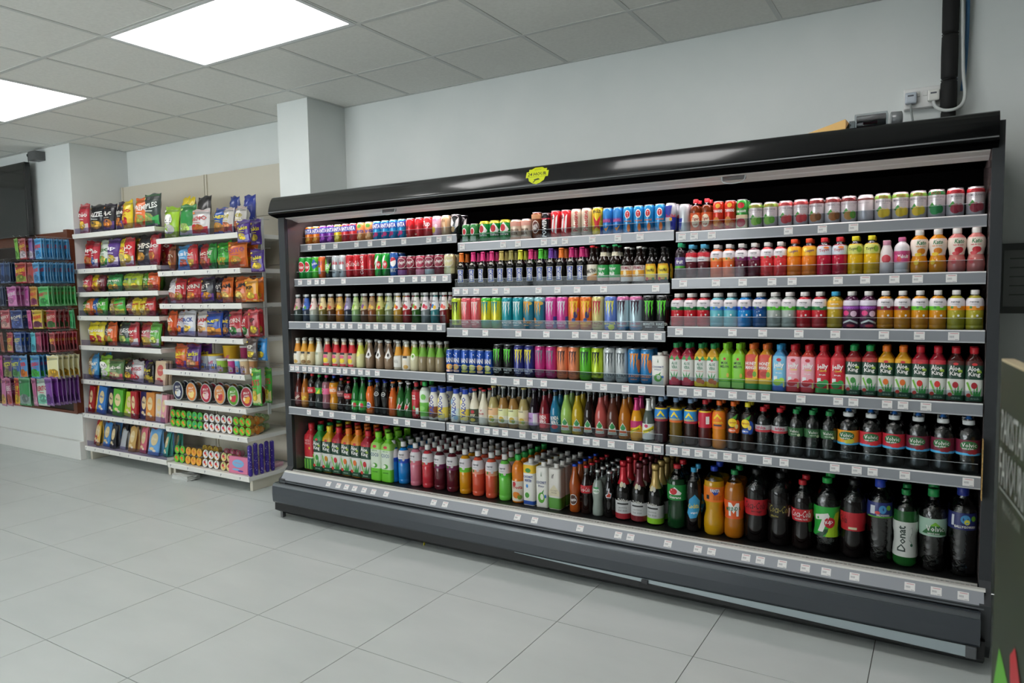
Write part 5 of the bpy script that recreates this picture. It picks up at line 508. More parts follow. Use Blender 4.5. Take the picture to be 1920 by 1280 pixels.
bot('d5', 'large black cola bottle with red label and dark script', 'soda', .051, .33, '#0f0b0b', [(.38, .60, '#c0202c')], [T('Coca-Cola', 0, .52, 1.9, .1, '#280c0e', bold=0, shear=.35), T('zero sugar', .2, .43, 1.0, .03, '#280c0e')], cap='#141414', fill=.74)
bot('d6', 'large black cola bottle with gold script', 'soda', .051, .325, '#0f0b0b', [(.38, .58, '#17150f')], [T('Coca-Cola', 0, .52, 1.9, .1, '#a89a4a', bold=0, shear=.35), T('caffeine free', -.5, .42, .8, .03, '#a89a4a'), Rc(.8, .42, .98, .54, '#d9d6cc')], cap='#141414', fill=.74)
bot('d7', 'cola bottle with white script on red', 'soda', .045, .305, '#120b0a', [(.42, .60, '#c8202c')], [T('Coca-Cola', 0, .535, 1.9, .1, W_, bold=0, shear=.35), T('ORIGINAL TASTE', 0, .455, 1.3, .025, W_)], cap='#c8202c', fill=.76)
bot('d8', 'large clear lemonade bottle with green and lime label', 'soda', .053, .325, '#7e8886', [(.24, .64, '#2fae3f')], [P([(.1, .24), (1.25, .24), (1.25, .58), (.9, .56)], '#a8d42a'), P([(-.8, .24), (-.1, .24), (.5, .34), (.1, .34)], '#1d4a2c'), P([(-.75, .52), (.3, .56), (.42, .52), (-.1, .3), (-.55, .3), (-.15, .47), (-.75, .45)], '#eeece6'), E(.45, .43, .45, .075, '#cc2030'), T('up', .45, .43, .55, .06, W_, shear=.2)], cap='#22a046', fill=.72, kind='clear')
bot('d9', 'large black cola bottle with plain red label side', 'soda', .051, .33, '#0f0b0b', [(.36, .60, '#c0202c')], [T('Cola', -.8, .5, .8, .1, '#280c0e', bold=0, shear=.35), Rc(-.3, .38, .4, .41, '#d8d4b0')], cap='#141414', fill=.74)
bot('e1', 'large clear water bottle with blue label and cap', 'water', .049, .345, '#7c8486', [(.56, .74, '#2a3476')], [E(.1, .66, .3, .05, '#4f9ad0'), Rc(-.9, .6, -.5, .7, '#d9dce6'), E(.6, .68, .2, .03, '#7ab83a'), T('BALLYGOWAN', .15, .59, 1.0, .025, W_), Rc(-1.2, .56, 1.2, .575, '#5fae3a'), E(-.3, .62, .2, .02, '#d84a4a')], cap='#2440b0', kind='clear', fill=.95, clear='#7c8486')
bot('e2', 'green mineral water bottle with tall white label', 'soda', .046, .315, '#1f5a26', [(.14, .60, '#d3d6d0')], [T('Donat', -.55, .38, .7, .34, '#2a3a34', rot=PI/2), P([(0, .5), (.3, .54), (.4, .46), (.2, .4), (.4, .3), (.1, .36)], '#9aa49c'), P([(.0, .5), (.26, .53), (.36, .46), (.16, .4), (.3, .33), (.1, .38)], '#d3d6d0'), E(.3, .3, .12, .02, '#2f5a44'), Rc(.75, .18, .79, .52, '#5a645c')], cap='#1f8a46', fill=.74, clear='#3f8a4a')
bot('e3', 'large clear water bottle with green mountain label', 'water', .05, .33, '#79827f', [(.44, .66, '#a8c8b4')], [P([(-1, .47), (-.5, .55), (0, .62), (.6, .54), (1, .46)], '#2f6a38'), P([(-.4, .57), (0, .62), (.4, .57)], '#7ab83a'), T('Volvic', 0, .54, 1.3, .07, W_, bold=0), T('natural water', -.1, .48, .9, .02, W_)], cap='#2a9a52', kind='clear', fill=.95, clear='#79827f')
bot('e4', 'large bluish water bottle with navy label', 'water', .05, .35, '#4a6a7c', [(.54, .73, '#242c6a')], [E(0, .66, .35, .05, '#4f9ad0'), E(.1, .63, .2, .03, '#e0d84a'), E(.6, .67, .2, .03, '#7ab83a'), T('BALLYGOWAN', 0, .575, 1.5, .03, W_), Rc(-1.0, .58, -.8, .7, '#d9dce6')], cap='#1f2f8a', kind='clear', fill=.95, clear='#4a6a7c')
# ------------------------------------------------------------------ the room
def struct(o): o['kind'] = 'structure'; return o
def settle(root, loc):
    root.location = loc
    for c in root.children: c.matrix_parent_inverse = Matrix.Translation(-Vector(loc))
CEIL, WALL = 2.776, 3.87
m_wall = noisy('wall_paint', '#dee3e1', '#e6e9e7', 3, .7); m_floor = noisy('floor_tile', '#c2c8c6', '#ced3d1', 2.2, .34, (1, 2.5, 1), 0, .6)
m_tile = noisy('ceiling_tile', '#e9e8e2', '#dfded8', 60, .85, bump=.15); m_grid = M('#c9cac6', 'paint')
XW0, XW1, YW0 = -9.8, 1.666, -3.6
fl = struct(box('floor', XW0, XW1, YW0, WALL, -.06, -.004, M('#5c5c56', 'matte')))
tm = None
for i in range(-12, 9):
    for j in range(-10, 3):
        x, y = -2.603+.6*i, 2.643+.6*j
        x1, y1 = min(x+.6, XW1), min(y+.6, WALL)
        if x < XW0 or y < YW0 or x1-x < .05: continue
        if y1-y > .59 and x1-x > .59:
            if tm is None: o = box('tile', .0016, .5984, .0016, .5984, -.004, 0, m_floor, fl, loc=(x, y, 0)); tm = o.data
            else: link('tile', tm, fl, (x, y, 0))
        else: box('tile', .001, x1-x-.001, .001, y1-y-.001, -.004, 0, m_floor, fl, loc=(x, y, 0))
cl = struct(box('ceiling', XW0, XW1, YW0, WALL, CEIL+.02, CEIL+.1, m_grid))
LIGHTS = [(-3.734, 2.127), (-6.134, 2.127), (-1.334, 2.127), (-3.734, -.273), (-1.334, -.273)]
lit = {(round(x+.6*k, 2), round(y, 2)) for x, y in LIGHTS for k in (0, 1)}
tm = None; bars = []
for i in range(-10, 12):
    for j in range(-10, 2):
        x, y = -3.734+.6*i, 2.727+.6*j
        if x < XW0 or x+.6 > XW1 or y < YW0: continue
        if (round(x, 2), round(y, 2)) in lit: continue
        y1 = min(y+.6, WALL)
        if y1-y > .59:
            if tm is None: o = box('tile', .011, .589, .011, .589, CEIL+.002, CEIL+.012, m_tile, cl, loc=(x, y, 0)); tm = o.data
            else: link('tile', tm, cl, (x, y, 0))
        else: box('tile', .011, .589, .011, y1-y-.011, CEIL+.002, CEIL+.012, m_tile, cl, loc=(x, y, 0))
bars = []
for i in range(-10, 12):
    xx = -3.734+.6*i; ya = YW0
    for lx, ly in sorted(LIGHTS, key=lambda q: q[1]):
        if abs(lx+.6-xx) < .01: bars.append((xx-.012, xx+.012, ya, ly, CEIL, CEIL+.022)); ya = ly+.6
    bars.append((xx-.012, xx+.012, ya, WALL, CEIL, CEIL+.022))
bars += [(XW0, XW1, 2.727+.6*j-.012, 2.727+.6*j+.012, CEIL-.0006, CEIL+.022) for j in range(-10, 2)]
bars += [(-3.745, XW1, WALL-.02, WALL, CEIL-.001, CEIL+.02), (-6.5, -4.045, WALL-.02, WALL, CEIL-.001, CEIL+.02)]
boxes('ceiling_grid', bars, m_grid, cl)
where = {0: 'nearest the pillar over the fridge', 1: 'over the snack shelving on the left', 2: 'over the middle of the fridge', 3: 'over the hanging sweets'}
for k, (x, y) in enumerate(LIGHTS):
    r = thing('ceiling_light', ['white square-cornered ceiling light panel nearest the pillar', 'white ceiling light panel further left, above the snack shelving', 'white ceiling light panel above the right half of the fridge', 'unused'][k] if k < 3 else 'white ceiling light panel behind the camera, %s one of two' % ('left', 'right')[k-3], 'light', (x+.6, y+.3, CEIL), group='ceiling light panels')
    boxes('frame', [(-.596, .596, -.296, -.272, -.002, .01), (-.596, .596, .272, .296, -.002, .01), (-.596, -.572, -.272, .272, -.002, .01), (.572, .596, -.272, .272, -.002, .01)], M('#e2e4e4', 'paint'), r)
    box('diffuser', -.572, .572, -.272, .272, .001, .008, M('#fdfcfa', 'paint', PANEL_LIGHT), r)
struct(box('wall_back', XW0, XW1, WALL, WALL+.1, 0, CEIL+.05, m_wall))
struct(box('wall_alcove', XW0, -6.5, 3.36, WALL, 0, CEIL, m_wall))
struct(box('wall_pillar', -4.045, -3.745, 3.515, WALL, 0, CEIL, m_wall))
struct(box('wall_left', XW0-.1, XW0, YW0, WALL, 0, CEIL+.05, m_wall)); struct(box('wall_right', XW1, XW1+.1, YW0, WALL, 0, CEIL+.05, M('#5a5b59', 'paint')))  # right wall is out of view, set near and dark to dim that side
wf = struct(boxes('wall_front', [(XW0, -7.5, YW0-.1, YW0, 0, CEIL+.05), (-2.3, XW1, YW0-.1, YW0, 0, CEIL+.05), (-7.5, -2.3, YW0-.1, YW0, 0, .3), (-7.5, -2.3, YW0-.1, YW0, 2.4, CEIL+.05)], m_wall))
wn = struct(boxes('added_window_1', [(-7.5, -2.3, YW0-.07, YW0-.03, .3, .36), (-7.5, -2.3, YW0-.07, YW0-.03, 2.34, 2.4)]+[(x-.03, x+.03, YW0-.07, YW0-.03, .36, 2.34) for x in (-7.47, -5.75, -4.03, -2.33)], M('#3a3c3e', 'paint')))  # unseen shop window added behind the camera to bring in daylight
for x in (-7.44, -5.72, -4.0): box('pane', x, x+1.64, YW0-.052, YW0-.048, .36, 2.34, M('#f2f6f6', 'acrylic'), wn)
struct(box('baseboard_left', XW0, -6.5, 3.30, 3.36, 0, .165, M('#dcdcd8', 'paint'), bevel=.006)); struct(box('trim_1', XW0, -6.5, 3.335, 3.36, .165, .41, M('#dfe0dc', 'paint'), bevel=.004))

# ------------------------------------------------------------------ the fridge
FX0, FX1 = -3.585, .14
fr = tag(link('display_fridge', None), 'long black open-fronted drinks fridge with six tiers of shelves', 'fridge')
m_blk, m_in, m_grey, m_rail = M('#17181a', 'gloss'), M('#0b0b0c', 'black'), M('#3b4046', 'gloss'), M('#8b8e94', 'gloss')
box('back_panel', FX0, FX1, 3.75, 3.80, .2, 1.96, M('#060606', 'void'), fr)
for a, b in ((-3.64, FX0), (FX1, .178)):
    o = extrude_x('side_panel', [(3.80, .03), (3.80, 2.02), (3.14, 2.02), (3.135, 1.90), (3.135, .32), (3.10, .28), (3.06, .25), (3.06, .10), (3.12, .03)], a, b, [M('#2c2f32', 'paint')], parent=fr)
    box('inner_lining', b if a < -1 else a-.0015, b+.0015 if a < -1 else a, 3.16, 3.75, .3, 1.93, M('#5d5453', 'gloss'), fr)
boxes('base_tub', [(-3.60, FX1, 3.145, 3.80, .10, .285)], m_in, fr)
extrude_x('kick_plate', [(3.036, .125), (3.034, .055), (3.113, .008), (3.13, .008), (3.13, .125)], -3.655, .16, [m_in], parent=fr)
extrude_x('bumper', [(3.034, .102), (3.027, .112), (3.024, .16), (3.026, .205), (3.034, .222), (3.05, .228), (3.075, .228), (3.145, .24), (3.145, .105)], -3.665, .145, [m_grey], parent=fr, smooth=False)
extrude_x('bumper_highlight', [(3.028, .206), (3.026, .212), (3.030, .222), (3.042, .227), (3.045, .222), (3.034, .212)], -3.66, .143, [M('#7b8085', 'gloss')], parent=fr, smooth=True)  # paler strip modelled along the bumper top as its highlight
for k, z in enumerate((.234, .243)): box('trim_bead', -3.625, .155, 3.058+.006*k, 3.08, z, z+.006, M('#5c6064', 'gloss'), fr)
br = extrude_x('base_ticket_rail', [(3.062, .249), (3.094, .291), (3.098, .289), (3.068, .246)], -3.625, .155, [M('#9a9da3', 'gloss')], parent=fr)
extrude_x('front_trim', [(3.092, .290), (3.096, .297), (3.112, .299), (3.114, .294), (3.098, .288)], -3.625, .16, [M('#d4d2cd', 'paint')], parent=fr)
V = []
for k in range(230):
    x = -3.60+k*.0162; V.append((x, x+.0045, 3.112, 3.132, .290, .298))
V += [(-3.605, .135, 3.130, 3.138, .288, .302), (-3.605, .135, 3.110, 3.1145, .288, .2985)]
g = boxes('vent_grille', V, M('#bdbbb6', 'paint'), fr)
for a, b in ((-3.59, -2.34), (-2.335, -.42), (-.415, .135)): box('deck_lip', a, b, 3.145, 3.165, .27, .297, M('#1a1b1d', 'paint'), fr)
for x in (-3.55, -2.1, -.6): box('foot', x-.02, x+.02, 3.16, 3.20, 0, .03, M('#3a3a3a', 'paint'), fr)
box('foot', -3.635, -3.615, 3.06, 3.085, .0, .05, M('#77787a', 'steel'), fr)
# loose silver strip hanging below the bumper
me = mesh('kick_strip', [(-1.85, 3.031, .099), (.10, 3.024, .060), (.10, 3.026, .101), (-1.85, 3.031, .101), (-1.85, 3.0335, .099), (.10, 3.028, .060), (.10, 3.030, .101), (-1.85, 3.0335, .101)], [(0, 1, 2, 3), (7, 6, 5, 4), (0, 4, 5, 1), (3, 2, 6, 7), (1, 5, 6, 2), (0, 3, 7, 4)], [M('#9aa6aa', 'gloss')])
link('kick_strip', me, fr)
box('strip_clip', -1.16, -1.13, 3.018, 3.030, .081, .10, M('#2a2b2d', 'paint'), fr, bevel=.002); box('strip_end', .10, .135, 3.018, 3.033, .058, .102, M('#55585a', 'paint'), fr, bevel=.003)
box('drain_tag', -2.49, -2.485, 3.09, 3.10, .004, .03, M('#d8cc2a', 'cap'), fr)
CP = [(3.80, 2.05), (3.116, 2.05), (3.107, 2.045), (3.096, 2.030), (3.087, 2.010), (3.079, 1.985), (3.074, 1.965), (3.072, 1.950), (3.077, 1.940), (3.10, 1.931), (3.143, 1.921), (3.16, 1.93), (3.80, 1.935)]
cn = extrude_x('canopy', CP, -3.655, .158, [M('#121315', 'gloss'), M('#0c0c0d', 'void')], [0]*8+[1]*5, parent=fr, smooth=True)
for p in cn.data.polygons: p.use_smooth = p.index in range(1, 9)
extrude_x('canopy_bead', [(3.0715, 1.950), (3.0725, 1.955), (3.0745, 1.955), (3.0745, 1.949)], -3.653, .156, [M('#6a6c6e', 'steel')], parent=fr)
extrude_x('canopy_trim', [(3.143, 1.920), (3.150, 1.916), (3.205, 1.910), (3.21, 1.906), (3.252, 1.897), (3.256, 1.901), (3.21, 1.914), (3.15, 1.926)], -3.60, .135, [M('#cbc6c3', 'matte')], parent=fr)
extrude_x('light_tube', [(3.2615, 1.9135), (3.2585, 1.9085), (3.2615, 1.9035), (3.2675, 1.9035), (3.2705, 1.9085), (3.2675, 1.9135)], FX0+.05, FX1-.05, [M('#ffeef0', 'paint', TUBE_LIGHT)], parent=fr)
box('canopy_back_step', -.045, .158, 3.30, 3.80, 2.05, 2.062, m_blk, fr)
for x in (-2.73, -.785):
    h = tube('blind_handle', spline([(x-.05, 3.15, 1.914), (x-.045, 3.146, 1.893), (x-.02, 3.143, 1.884), (x+.02, 3.143, 1.884), (x+.045, 3.146, 1.893), (x+.05, 3.15, 1.914)], 5), .003, M('#c8ccce', 'gloss'), fr)
    box('handle_plate', x-.052, x+.052, 3.152, 3.156, 1.898, 1.915, M('#c9cdd0', 'acrylic'), h)
box('chipboard_edge', .1365, .1395, 3.09, 3.13, .635, .86, noisy('chipboard', '#8a6a3a', '#d0a868', 160, .8, spread=.4), fr)
BAYX = {'A': (-3.582, -2.333), 'B': (-2.327, -1.083), 'C': (-1.077, .137)}
def ticket_mesh():
    V, F, I = [], [], []
    def q(x0, x1, z0, z1, y, m):
        n = len(V); V.extend([(x0, y, z0), (x1, y, z0), (x1, y, z1), (x0, y, z1)]); F.append((n, n+1, n+2, n+3)); I.append(m)
    q(-.018, .018, -.0155, .0155, 0, 0); q(-.011, .014, .0085, .0115, -.0003, 1)
    random.seed(2)
    for k in range(7): q(-.013+k*.0022, -.0118+k*.0022, -.006, .002, -.0003, 2)
    q(.004, .015, -.0135, -.0115, -.0003, 2); q(-.014, .002, -.0125, -.0115, -.0003, 3)
    return mesh('price_ticket', V, F, [M('#e6e4e2', 'label'), M('#cf9aa0', 'ink'), M('#9a9a9e', 'ink'), M('#bdbbbb', 'ink')], I)
TKM = ticket_mesh(); m_acr = M('#e6ebee', 'acrylic'); m_edge = M('#c2c8ca', 'gloss')
for k, (yf, z) in SH.items():
    if k[1] == '6': continue
    x0, x1 = BAYX[k[0]]
    s = box('shelf', x0, x1, yf+.003, 3.745, z-.022, z, M('#141416', 'black'), fr)
    extrude_x('ticket_rail', [(yf-.002, z-.045), (yf-.004, z-.003), (yf-.002, z+.002), (yf+.004, z+.002), (yf+.004, z-.045)], x0+.002, x1-.002, [m_rail, M('#d6d6d6', 'gloss')], [0, 1, 1, 0, 0], parent=s)  # top edge of the rail coloured lighter as its highlight
    extrude_x('rail_lip', [(yf-.0055, z-.046), (yf-.006, z-.041), (yf-.002, z-.041), (yf-.002, z-.046)], x0+.002, x1-.002, [M('#b2b4b8', 'gloss')], parent=s)
    if k not in ('A4',):
        hh = .045
        box('riser', x0+.012, x1-.012, yf+.008, yf+.0105, z, z+hh, m_acr, s); box('riser_edge', x0+.012, x1-.012, yf+.008, yf+.0105, z+hh, z+hh+.0012, m_edge, s)
    for x in TD[k]: link('price_ticket', TKM, s, (x, yf-.0045, z-.022), (-.045, 0, 0))
for x in TD['base']: link('price_ticket', TKM, br, (x, 3.0765, .2685), (-.64, 0, 0))
# sticker on the canopy front
arc = [(0, CP[7])]
for a, b in zip(CP[7:0:-1], CP[6::-1]):
    arc.append((arc[-1][0]+math.hypot(b[0]-a[0], b[1]-a[1]), b))
def canopy_warp(a, b, e):
    b += .004; y = interp([(l, p[0]) for l, p in arc], b); z = interp([(l, p[1]) for l, p in arc], b)
    return (-1.716+a, y-e, z+e*.3)
Yl, Kk = '#cfd80a', '#2a3008'
st = print_mesh([P([(-.35, .86), (-.2, .97), (.2, .97), (.35, .86), (.5, .86), (.5, .72), (.62, .72), (.62, .38), (.48, .38), (.42, .2), (.2, .06), (0, 0), (-.2, .06), (-.42, .2), (-.48, .38), (-.62, .38), (-.62, .72), (-.5, .72), (-.5, .86)], Yl), T('24 HOUR', 0, .56, 1.05, .2, Kk), T('CCTV', 0, .82, .4, .08, '#8a9208'), Rc(-.55, .395, .55, .41, '#8a9208'), P([(-.16, .26), (.1, .32), (.2, .24), (-.1, .2)], Kk), P([(-.1, .2), (-.04, .2), (-.14, .1), (-.22, .1)], Kk)], .1, .095, canopy_warp, .02, .008, eps=.001)
link('sticker', st, cn)['label'] = 'yellow-green sticker reading 24 HOUR with a camera symbol'
settle(fr, (-1.73, 3.45, 0))

# ------------------------------------------------------------------ labels
ORD = ['first', 'second', 'third', 'fourth', 'fifth', 'sixth', 'seventh', 'eighth', 'ninth', 'tenth', 'eleventh', 'twelfth', 'thirteenth', 'fourteenth', 'fifteenth', 'sixteenth', 'seventeenth', 'eighteenth', 'nineteenth', 'twentieth']
def plural(d):
    w = d.split(' '); stop = next((i for i, x in enumerate(w) if x in ('with', 'in', 'on', 'turned', 'of', 'reading', 'lying')), len(w))
    h = w[stop-1]; w[stop-1] = h+('es' if h.endswith(('x', 'ch', 'sh')) else 's'); return ' '.join(w)
def name_all(items, ctx):
    """items: (desc, object) from left to right"""
    by = {}
    for d, o in items: by.setdefault(d, []).append(o)
    for d, L in by.items():
        n = len(L)
        for i, o in enumerate(L):
            if n == 1: s = '%s, %s' % (d, ctx)
            elif n == 2: s = '%s of two %s, %s' % (('left', 'right')[i], plural(d), ctx)
            elif n == 3: s = '%s of three %s, %s' % (('left', 'middle', 'right')[i], plural(d), ctx)
            else: s = '%s from left of %s, %s' % (ORD[i], plural(d), ctx)
            if len(s.split(' ')) > 16: s = s.replace(', fridge ', ', ').replace(', snack unit beside fridge', ', unit beside fridge')
            if len(s.split(' ')) > 16: s = ' '.join(x for x in s.split(' ') if x not in ('and', 'glass', 'printed'))
            if len(s.split(' ')) > 16: s = s.replace(' bay', '').replace(' of three', ' of')
            o['label'] = s
_SM = {}
def place_sku(key, loc, rz, scale=1):
    s = SKU[key]
    if key not in _SM: _SM[key] = build_sku(s)
    r = link(s['name'], None, None, loc, (0, 0, rz)); r['category'] = s['cat']
    if scale != 1: r.scale = (scale, scale, 1)
    for n, me in _SM[key]: link(n, me, r)
    return r
TIER = {'1': 'top', '2': 'second', '3': 'third', '4': 'fourth', '5': 'fifth', '6': 'bottom'}
BAY = {'A': 'left', 'B': 'middle', 'C': 'right'}
rnd = random.Random(5)
drawn = {}
for k, L in DR.items():
    yf, z = SH[k]; sc = SCALE.get(k, 1)
    ctx = 'fridge %s shelf, %s bay' % (TIER[k[1]], BAY[k[0]]); grp = 'drinks on the %s fridge shelf, %s bay' % (TIER[k[1]], BAY[k[0]])
    if k[1] == '6': ctx = 'fridge bottom deck'; grp = 'bottles on the bottom fridge deck'
    rows = {}
    for i, (sk, x, y) in enumerate(L):
        s = SKU[sk]; R = s['R']*sc
        for b in range(NBACK.get(k, 1)+1):
            if (k, i, b) in SKIP: continue
            yy = y+b*(2*R+.002)
            if k == 'C5' and i == 7: yy += 0
            if yy+R > 3.745: break
            sq = s.get('shape') in ('square', 'carton')
            rz = rnd.uniform(-.08, .08) if sq else rnd.uniform(-.12, .3)
            if sk in ('fw', 'l4', 'd9'): rz = 0
            if sq and k == 'A6': rz = rnd.uniform(0, .05)
            if sq: rz *= .3
            o = place_sku(sk, (x, yy, z+.0003), rz, sc); o['group'] = grp if b == 0 else grp+', row behind'
            rows.setdefault(b, []).append((s['desc'], o))
            drawn[o.name] = (k, i, b)
    for b, it in rows.items():
        name_all(it, ctx if b == 0 else ctx+', %s row' % ORD[b])
# ------------------------------------------------------------------ bags and boxes of snacks
def shade(h, f): return '#'+''.join('%02x' % max(0, min(255, int(int(h[i:i+2], 16)*f))) for i in (1, 3, 5))
def pale(h): return '#'+''.join('%02x' % int(int(h[i:i+2], 16)*.5+215*.5) for i in (1, 3, 5))
def bulge(s, t, D, ph): 
    s = max(-1, min(1, s)); t = max(0, min(1, t))
    e = (1-abs(s)**2.2)*max(0, 1-abs(2*t-1)**4)
    return D/2*e*(1+.14*math.sin(5*s+4*t+ph)+.10*math.sin(11*t-3*s+2*ph)+.08*math.sin(9*s-13*t+3*ph))+.0006
_BG = {}
def bag_parts(W, H, D, col, c2, txt, ink, blob, kind='bag', ph=0):
    key = (round(W, 2), round(H, 2), D, col, c2, txt, ink, blob, kind)
    if key in _BG: return _BG[key]
    nu, nv = 8, 10; out = []
    if kind in ('bag', 'pouch'):
        V, F = [], []
        for side in (-1, 1):
            for j in range(nv+1):
                t = j/nv
                for i in range(nu+1):
                    s = 2*i/nu-1; w = 1-.07*math.sin(PI*t)*(1 if kind == 'bag' else 0)
                    if kind == 'pouch': y = side*(D/2*(1-t)**.7*(1-abs(s)**8*.3)+.0008)
                    else: y = side*bulge(s, t, D, ph)
                    V.append((s*W/2*w+(.003*math.sin(7*t+ph) if abs(s) == 1 else 0), y, t*H+((.006*math.sin(5*s+ph)+.007*s*math.sin(ph*1.7+1)) if j == nv else 0)))
        n = (nu+1)*(nv+1)
        for side in (0, 1):
            for j in range(nv):
                for i in range(nu):
                    a = side*n+j*(nu+1)+i; f = (a, a+1, a+nu+2, a+nu+1); F.append(f if side == 0 else f[::-1])
        edge = [j*(nu+1) for j in range(nv+1)]; edge2 = [j*(nu+1)+nu for j in range(nv+1)]
        for E_, fl in ((edge, 0), (edge2, 1)):
            for a, b in zip(E_, E_[1:]): F.append((a, a+n, b+n, b)[::-1 if fl else 1][:] if not fl else (a, b, b+n, a+n))
        for row, fl in ((0, 0), (nv*(nu+1), 1)):
            for i in range(nu): a = row+i; F.append((a, a+n, a+n+1, a+1) if not fl else (a, a+1, a+n+1, a+n))
        me = mesh('bag', V, F, [M(col, 'film')], smooth=True); out.append(('bag_body' if kind == 'bag' else 'pouch_body', me))
        def wp(a, b, e):
            s, t = 2*a/W, b/H; w = 1-.07*math.sin(PI*t)*(1 if kind == 'bag' else 0)
            y = D/2*(1-t)**.7*(1-min(1, abs(s))**8*.3)+.0008 if kind == 'pouch' else bulge(s, t, D, ph)
            return (a*w, -y-e, b)
    else:
        bm = bmesh.new(); bmesh.ops.create_cube(bm, size=1)
        for v in bm.verts: v.co = (v.co.x*W, v.co.y*D, (v.co.z+.5)*H)
        bmesh.ops.bevel(bm, geom=bm.edges[:], offset=.002, segments=1, affect='EDGES')
        me = bpy.data.meshes.new('box'); bm.to_mesh(me); bm.free(); me.materials.append(M(col, 'label')); out.append(('carton_body', me))
        wp = lambda a, b, e: (a, -D/2-e, b)
    dec = []
    if kind == 'bag':
        if c2 != col: dec.append(P([(-.9, .07), (.9, .07), (.9, .36), (.3, .28), (-.3, .42), (-.9, .33)], c2))
        if blob:
            rr = random.Random(str(key)); q = .55 if D > .03 else .4
            dec.append(E(rr.uniform(-.2, .2), .27, .62, .15, shade(blob, .75)))
            for k in range(5 if D > .03 else 3):
                u, v, a0 = rr.uniform(-.5, .5), rr.uniform(.16, .36), rr.uniform(0, 6)
                dec.append(P([(u+q*rr.uniform(.5, .8)*math.cos(a0+j*1.257)*.5, v+.14*q*rr.uniform(.7, 1.1)*math.sin(a0+j*1.257)) for j in range(5)], shade(blob, rr.uniform(.75, 1.25))))
            dec.append(Rc(-.7, .045, .1, .06, pale(col))); dec.append(Rc(.3, .04, .75, .10, pale(col)))
            dec.append(P([(-.95, .76), (.95, .84), (.95, .9), (-.95, .9)], shade(col, .72)))
        dec += [Rc(-.94, .93, .94, .935, c2), Rc(-.94, .955, .94, .96, c2)]
        if txt:
            if txt == 'oh!': dec.append(E(0, .58, .55, .17, '#f2f0ea'))
            w = min(1.7, .36*len(txt)+.25); dec.append(T(txt, 0, .62 if txt != 'oh!' else .58, w if txt != 'oh!' else .8, .17 if txt != 'oh!' else .14, ink, rot=0 if len(txt) < 3 else .12)); dec.append(Rc(-.4, .46, .4, .48, ink))
        dec.append(E(-.6, .84, .2, .04, blob or c2))
        if D < .03: dec += [Rc(.89, .03, .97, .95, pale(col)), Rc(-.97, .95, .97, .985, pale(col))]
    elif txt:
        dec += [E(0, .60, .62, .24, blob), T(txt, 0, .62, .8, .1, col if kind == 'choc' else ink), E(-.2, .24, .4, .06, blob), E(.3, .17, .3, .05, ink)]
    if dec: out.append(('print', print_mesh(dec, W/2, H, wp, W/nu, H/nv, eps=.0012, lay=.0002, kind='ink')))
    _BG[key] = out; return out
def place_bag(name, cat, loc, rot, args):
    r = link(name, None, None, loc, rot); r['category'] = cat
    for n, me in bag_parts(*args): link(n, me, r)
    return r
# ------------------------------------------------------------------ snack shelving
m_cream, m_lip, m_ris = M('#cfc9b8', 'paint'), M('#e6e4de', 'paint'), M('#dad6e6', 'acrylic')
GTM = mesh('price_ticket', [(-.016, 0, -.011), (.016, 0, -.011), (.016, 0, .011), (-.016, 0, .011), (-.012, -.0003, .002), (.006, -.0003, .002), (.006, -.0003, .007), (-.012, -.0003, .007), (-.008, -.0003, -.008), (.0, -.0003, -.008), (.0, -.0003, -.001), (-.008, -.0003, -.001)], [(0, 1, 2, 3), (4, 5, 6, 7), (8, 9, 10, 11)], [M('#eceae6', 'label'), M('#5a5a62', 'ink')], [0, 1, 1])
for unit, x0, x1, Z, lab in (('L', -6.49, -5.28, LZ, 'cream metal shelving unit of snacks against the left pillar wall'), ('R', -5.272, -4.285, RZ, 'cream metal shelving unit of snacks next to the fridge')):
    g = tag(link('shelving_unit', None), lab, 'shelving', 'snack shelving units')
    for k in range(6): box('back_panel', x0+.004, x1-.004, 3.80, 3.822, .12+k*.387+.0015, .12+(k+1)*.387-.0015, m_cream, g)
    for x in (x0+.012, x1-.012): box('upright', x-.012, x+.012, 3.79, 3.85, 0, 2.44, m_cream, g)
    for x in (x0+.03, x1-.03): box('foot', x-.015, x+.015, 3.375, 3.80, 0, Z[7]-.03, m_cream, g, bevel=.003)
    for k, z in enumerate(Z):
        s = box('shelf', x0+.003, x1-.003, 3.345, 3.80, z-.03, z, m_lip, g)
        extrude_x('shelf_lip', [(3.338, z-.036), (3.334, z-.002), (3.338, z+.003), (3.346, z+.003), (3.346, z-.036)], x0+.003, x1-.003, [m_lip], parent=s)
        if unit == 'L' or k in (0, 1, 2, 3, 4): box('riser', x0+.02, x1-.02, 3.35, 3.3525, z, z+.05, m_ris, s)
        for x in GT.get((unit, k), []): link('price_ticket', GTM, s, (min(max(x, x0+.03), x1-.03), 3.3335, z-.016), (-.1, 0, 0))
    settle(g, ((x0+x1)/2, 3.6, 0))
GCT = {('L', k): 'left snack unit, %s shelf' % t for k, t in enumerate(('top', 'second', 'third', 'fourth', 'fifth', 'sixth', 'seventh', 'lowest'))}
GCT.update({('R', k): 'snack unit beside fridge, %s shelf' % t for k, t in enumerate(('top', 'second', 'third', 'fourth', 'fifth', 'sixth', 'seventh', 'lowest'))})
per = {}
NM = {'bag': ('snack_bag', 'bag'), 'choc': ('chocolate_box', 'box'), 'pouch': ('chocolate_pouch', 'pouch')}
